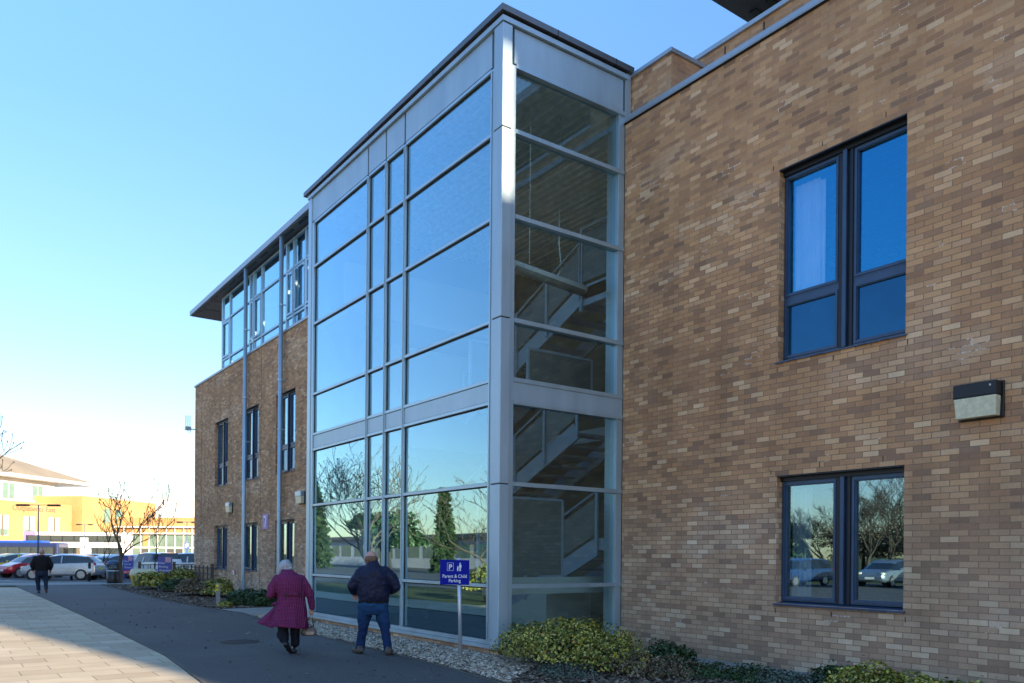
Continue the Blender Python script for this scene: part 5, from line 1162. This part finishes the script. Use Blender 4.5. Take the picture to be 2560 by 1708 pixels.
ct = p.blob('coat', [('r', [(.0,-.02,.41,.285,.26,.055,.03,2.6), (.0,-.02,.44,.285,.26,.055,.03,2.6), (.01,-.02,.55,.270,.235,.05,.02,2.6), (.015,-.02,.68,.250,.21,.035), (.02,-.02,.80,.232,.185,.015), (.02,-.02,.90,.218,.165), (.01,-.02,.98,.215,.165), (0,-.02,1.06,.228,.175), (-.01,-.01,1.14,.236,.175), (-.015,0,1.21,.222,.160), (-.02,.02,1.265,.165,.135), (-.03,.06,1.31,.10,.10), (-.04,.09,1.345,.08,.08)]),
    ('c', (-.19,.02,1.185), .085, (-.265,.0,1.07), .080), ('c', (-.265,.0,1.07), .080, (-.30,.0,.945), .072), ('c', (-.30,0,.945), .070, (-.22,.16,.92), .052),
    ('c', (.17,.02,1.185), .085, (.245,.0,1.07), .080), ('c', (.245,0,1.07), .078, (.315,.0,.93), .068), ('c', (.315,0,.93), .066, (.342,.03,.80), .056), ('c', (.342,.03,.80), .056, (.350,.04,.725), .050)], M['tweed'], .010, 4, .020, .10)
m = MB(); n = 14; g0 = []; g1 = []                                  # left front of the coat blown outwards
for i in range(n+1):
    u = i/n; z = .80-.32*u; xo = -.20-.32*u**1.15; g0.append((xo, .06+.10*u, z)); g1.append((-.20-.06*u, .02-.10*u, z-.01-.065*u))
rs = []
for i in range(n+1):
    a, b = Vector(g0[i]), Vector(g1[i]); row = []
    for j in range(9): v = a.lerp(b, j/8); v.y += .022*math.sin(j*1.2+i*.15); row.append(v)
    rs.append(row+[v+Vector((0,.014,.0)) for v in row[::-1]])
fl = MB().rings(rs).build('coat_flap', M['tweed'], None, True); fl.parent = p.root
belt = p.blob('half_belt', [('b', (.03,-.192,.955), (.125,0,0), (0,.006,0), (0,0,.028))], M['tweed'], 0, 0)
for (x, z) in ((-.055,.975), (-.050,.925), (.145,.978), (.148,.930)):
    b = p.blob('button', [('c', (x,-.196-.02*(x<0)*0,z), .016, (x,-.203,z), .015)], M['black'], 0, 0)
p.blob('coat_collar', [('r', [(-.035,.075,1.285,.115,.105), (-.045,.095,1.335,.10,.095), (-.045,.10,1.34,.09,.085)])], M['tweed'], .009, 2)
p.blob('pocket_flap', [('b', (-.235,-.07,.80), (.035,-.03,.005), (.004,.005,0), (0,0,.022))], M['tweed'], 0, 0)
p.blob('trousers', [('c', (-.08,0,.60), .10, (-.105,-.02,.42), .092), ('c', (-.105,-.02,.42), .090, (-.085,-.13,.24), .078), ('e', (-.105,-.06,.30), (.10,.08,.09)), ('c', (-.07,-.17,.22), .055, (-.05,-.235,.145), .046), ('c', (.08,0,.60), .10, (.085,.02,.40), .086), ('c', (.085,.02,.40), .084, (.085,.0,.15), .068), ('r', [(.085,0,.125,.070,.075), (.085,0,.2,.070,.075)])], M['trouser'], .010, 4, .02, .09)
p.blob('shoe', shoe(-.045, -.235, .10, .25, .55, -.72, .040, .045), M['shoe_bk'], .008, 3); p.blob('shoe', shoe(.07, -.02, 0, .25, .05, 0, .040, .05), M['shoe_bk'], .008, 3)
# her handbag, hanging from the right hand (a thing of its own)
W0 = Vector((vw.x, vw.y, 0)); wr_ = Vector((wf.y, -wf.x, 0)); ff = Vector((wf.x, wf.y, 0))
def Wp(x, y, z): return W0+wr_*x+ff*y+Vector((0,0,z))
hb = thing('handbag', 'taupe leather handbag with a dark strap held in the woman\'s right hand', 'handbag', tuple(Wp(.31,.03,.27)))
m = MB(); rs = []
for (z, a, b) in ((.272,.100,.045), (.280,.120,.058), (.33,.128,.062), (.38,.110,.050), (.415,.080,.022), (.425,.070,.012)):
    rs.append([Wp(.30+a*(abs(math.cos(t))**.6*math.copysign(1, math.cos(t))), .03+b*(abs(math.sin(t))**.6*math.copysign(1, math.sin(t))), z) for t in [2*math.pi*k/24 for k in range(24)]])
bo = m.rings(rs).build('body', M['bag'], hb, True); m = MB()
m.add([Wp(.245,-.036,.29), Wp(.37,-.034,.29), Wp(.385,-.030,.335), (Wp(.31,-.036,.345)), Wp(.25,-.038,.34)], [(0,1,2,3,4)]); m.build('pale_patch', M['bag_light'], hb)
m = MB(); m.tube([Wp(.24,.03,.41), Wp(.29,.035,.52), Wp(.343,.045,.635), Wp(.362,.045,.52), Wp(.375,.03,.41)], .009, 8); m.build('strap', M['strap'], hb, True)
MB().tube([Wp(.26,.0,.40), Wp(.28,-.01,.46), Wp(.33,-.01,.46), Wp(.35,.0,.40)], .008, 6).build('handle', M['bag'], hb, True)
# ---- far man in black
vf = Vector((3.50, 36.0)); fd = vf.normalized()
p = Person('person', 'distant man in a black jumper and dark jeans walking at the end of the path', (vf.x, vf.y), (fd.x, fd.y))
hc = (.0, .02, 1.60)
p.blob('person', head(hc, .105)+[('c', (0,0,1.40), .075, (0,.01,1.52), .07), ('r', [(0,0,.85,.2,.14), (0,0,1.1,.22,.15), (0,0,1.38,.19,.11), (0,0,1.44,.08,.07)]),
    ('c', (-.22,0,1.34), .065, (-.31,-.04,1.08), .05), ('c', (-.31,-.04,1.08), .048, (-.27,.10,.88), .032), ('c', (.22,0,1.34), .065, (.32,-.05,1.08), .05), ('c', (.32,-.05,1.08), .048, (.29,.08,.88), .032),
    ('c', (-.10,0,.82), .10, (-.12,.10,.45), .066), ('c', (-.12,.10,.45), .062, (-.09,.12,.08), .042), ('c', (.10,0,.82), .10, (.13,-.02,.45), .066), ('c', (.13,-.02,.45), .062, (.15,-.28,.14), .042), ('c', (-.09,.10,.04), .035, (-.09,.24,.035), .03), ('c', (.15,-.30,.12), .035, (.15,-.22,.05), .03)]
    +hand((-.27,.11,.87), (0,.3,-1), -1)+hand((.29,.09,.87), (0,.3,-1), 1), M['skin_pink'], .009, 3)
eyes(p, hc, .105)
p.blob('hair', [('e', (0, -.01, 1.565), (.095,.085,.06))], M['hair_bald'], .009, 2)
p.blob('jumper', [('r', [(0,0,.86,.225,.16), (0,0,.95,.25,.175), (0,0,1.12,.268,.19), (0,0,1.26,.272,.18), (0,0,1.34,.245,.155), (0,0,1.41,.16,.12), (0,0,1.47,.09,.09)]),
    ('c', (-.21,0,1.34), .09, (-.325,-.04,1.08), .078), ('c', (-.325,-.04,1.08), .074, (-.285,.08,.90), .055), ('c', (.21,0,1.34), .09, (.335,-.05,1.08), .078), ('c', (.335,-.05,1.08), .074, (.30,.06,.90), .055)], M['black_cloth'], .014, 5, .02, .12)
p.blob('jeans', [('r', [(0,0,.66,.16,.14), (0,0,.74,.225,.165), (0,0,.88,.22,.155)]), ('c', (-.11,0,.74), .115, (-.125,.08,.46), .088), ('c', (-.125,.08,.46), .085, (-.095,.11,.12), .068), ('c', (.11,0,.74), .115, (.14,-.02,.46), .088), ('c', (.14,-.02,.46), .085, (.155,-.26,.18), .066)], M['dark_denim'], .014, 4, .02, .1)
p.blob('shoe', shoe(-.09, .08, 0, .28), M['shoe_bk'], .010, 3); p.blob('shoe', shoe(.15, -.31, .10, .28, .1, -.5), M['shoe_bk'], .010, 3)
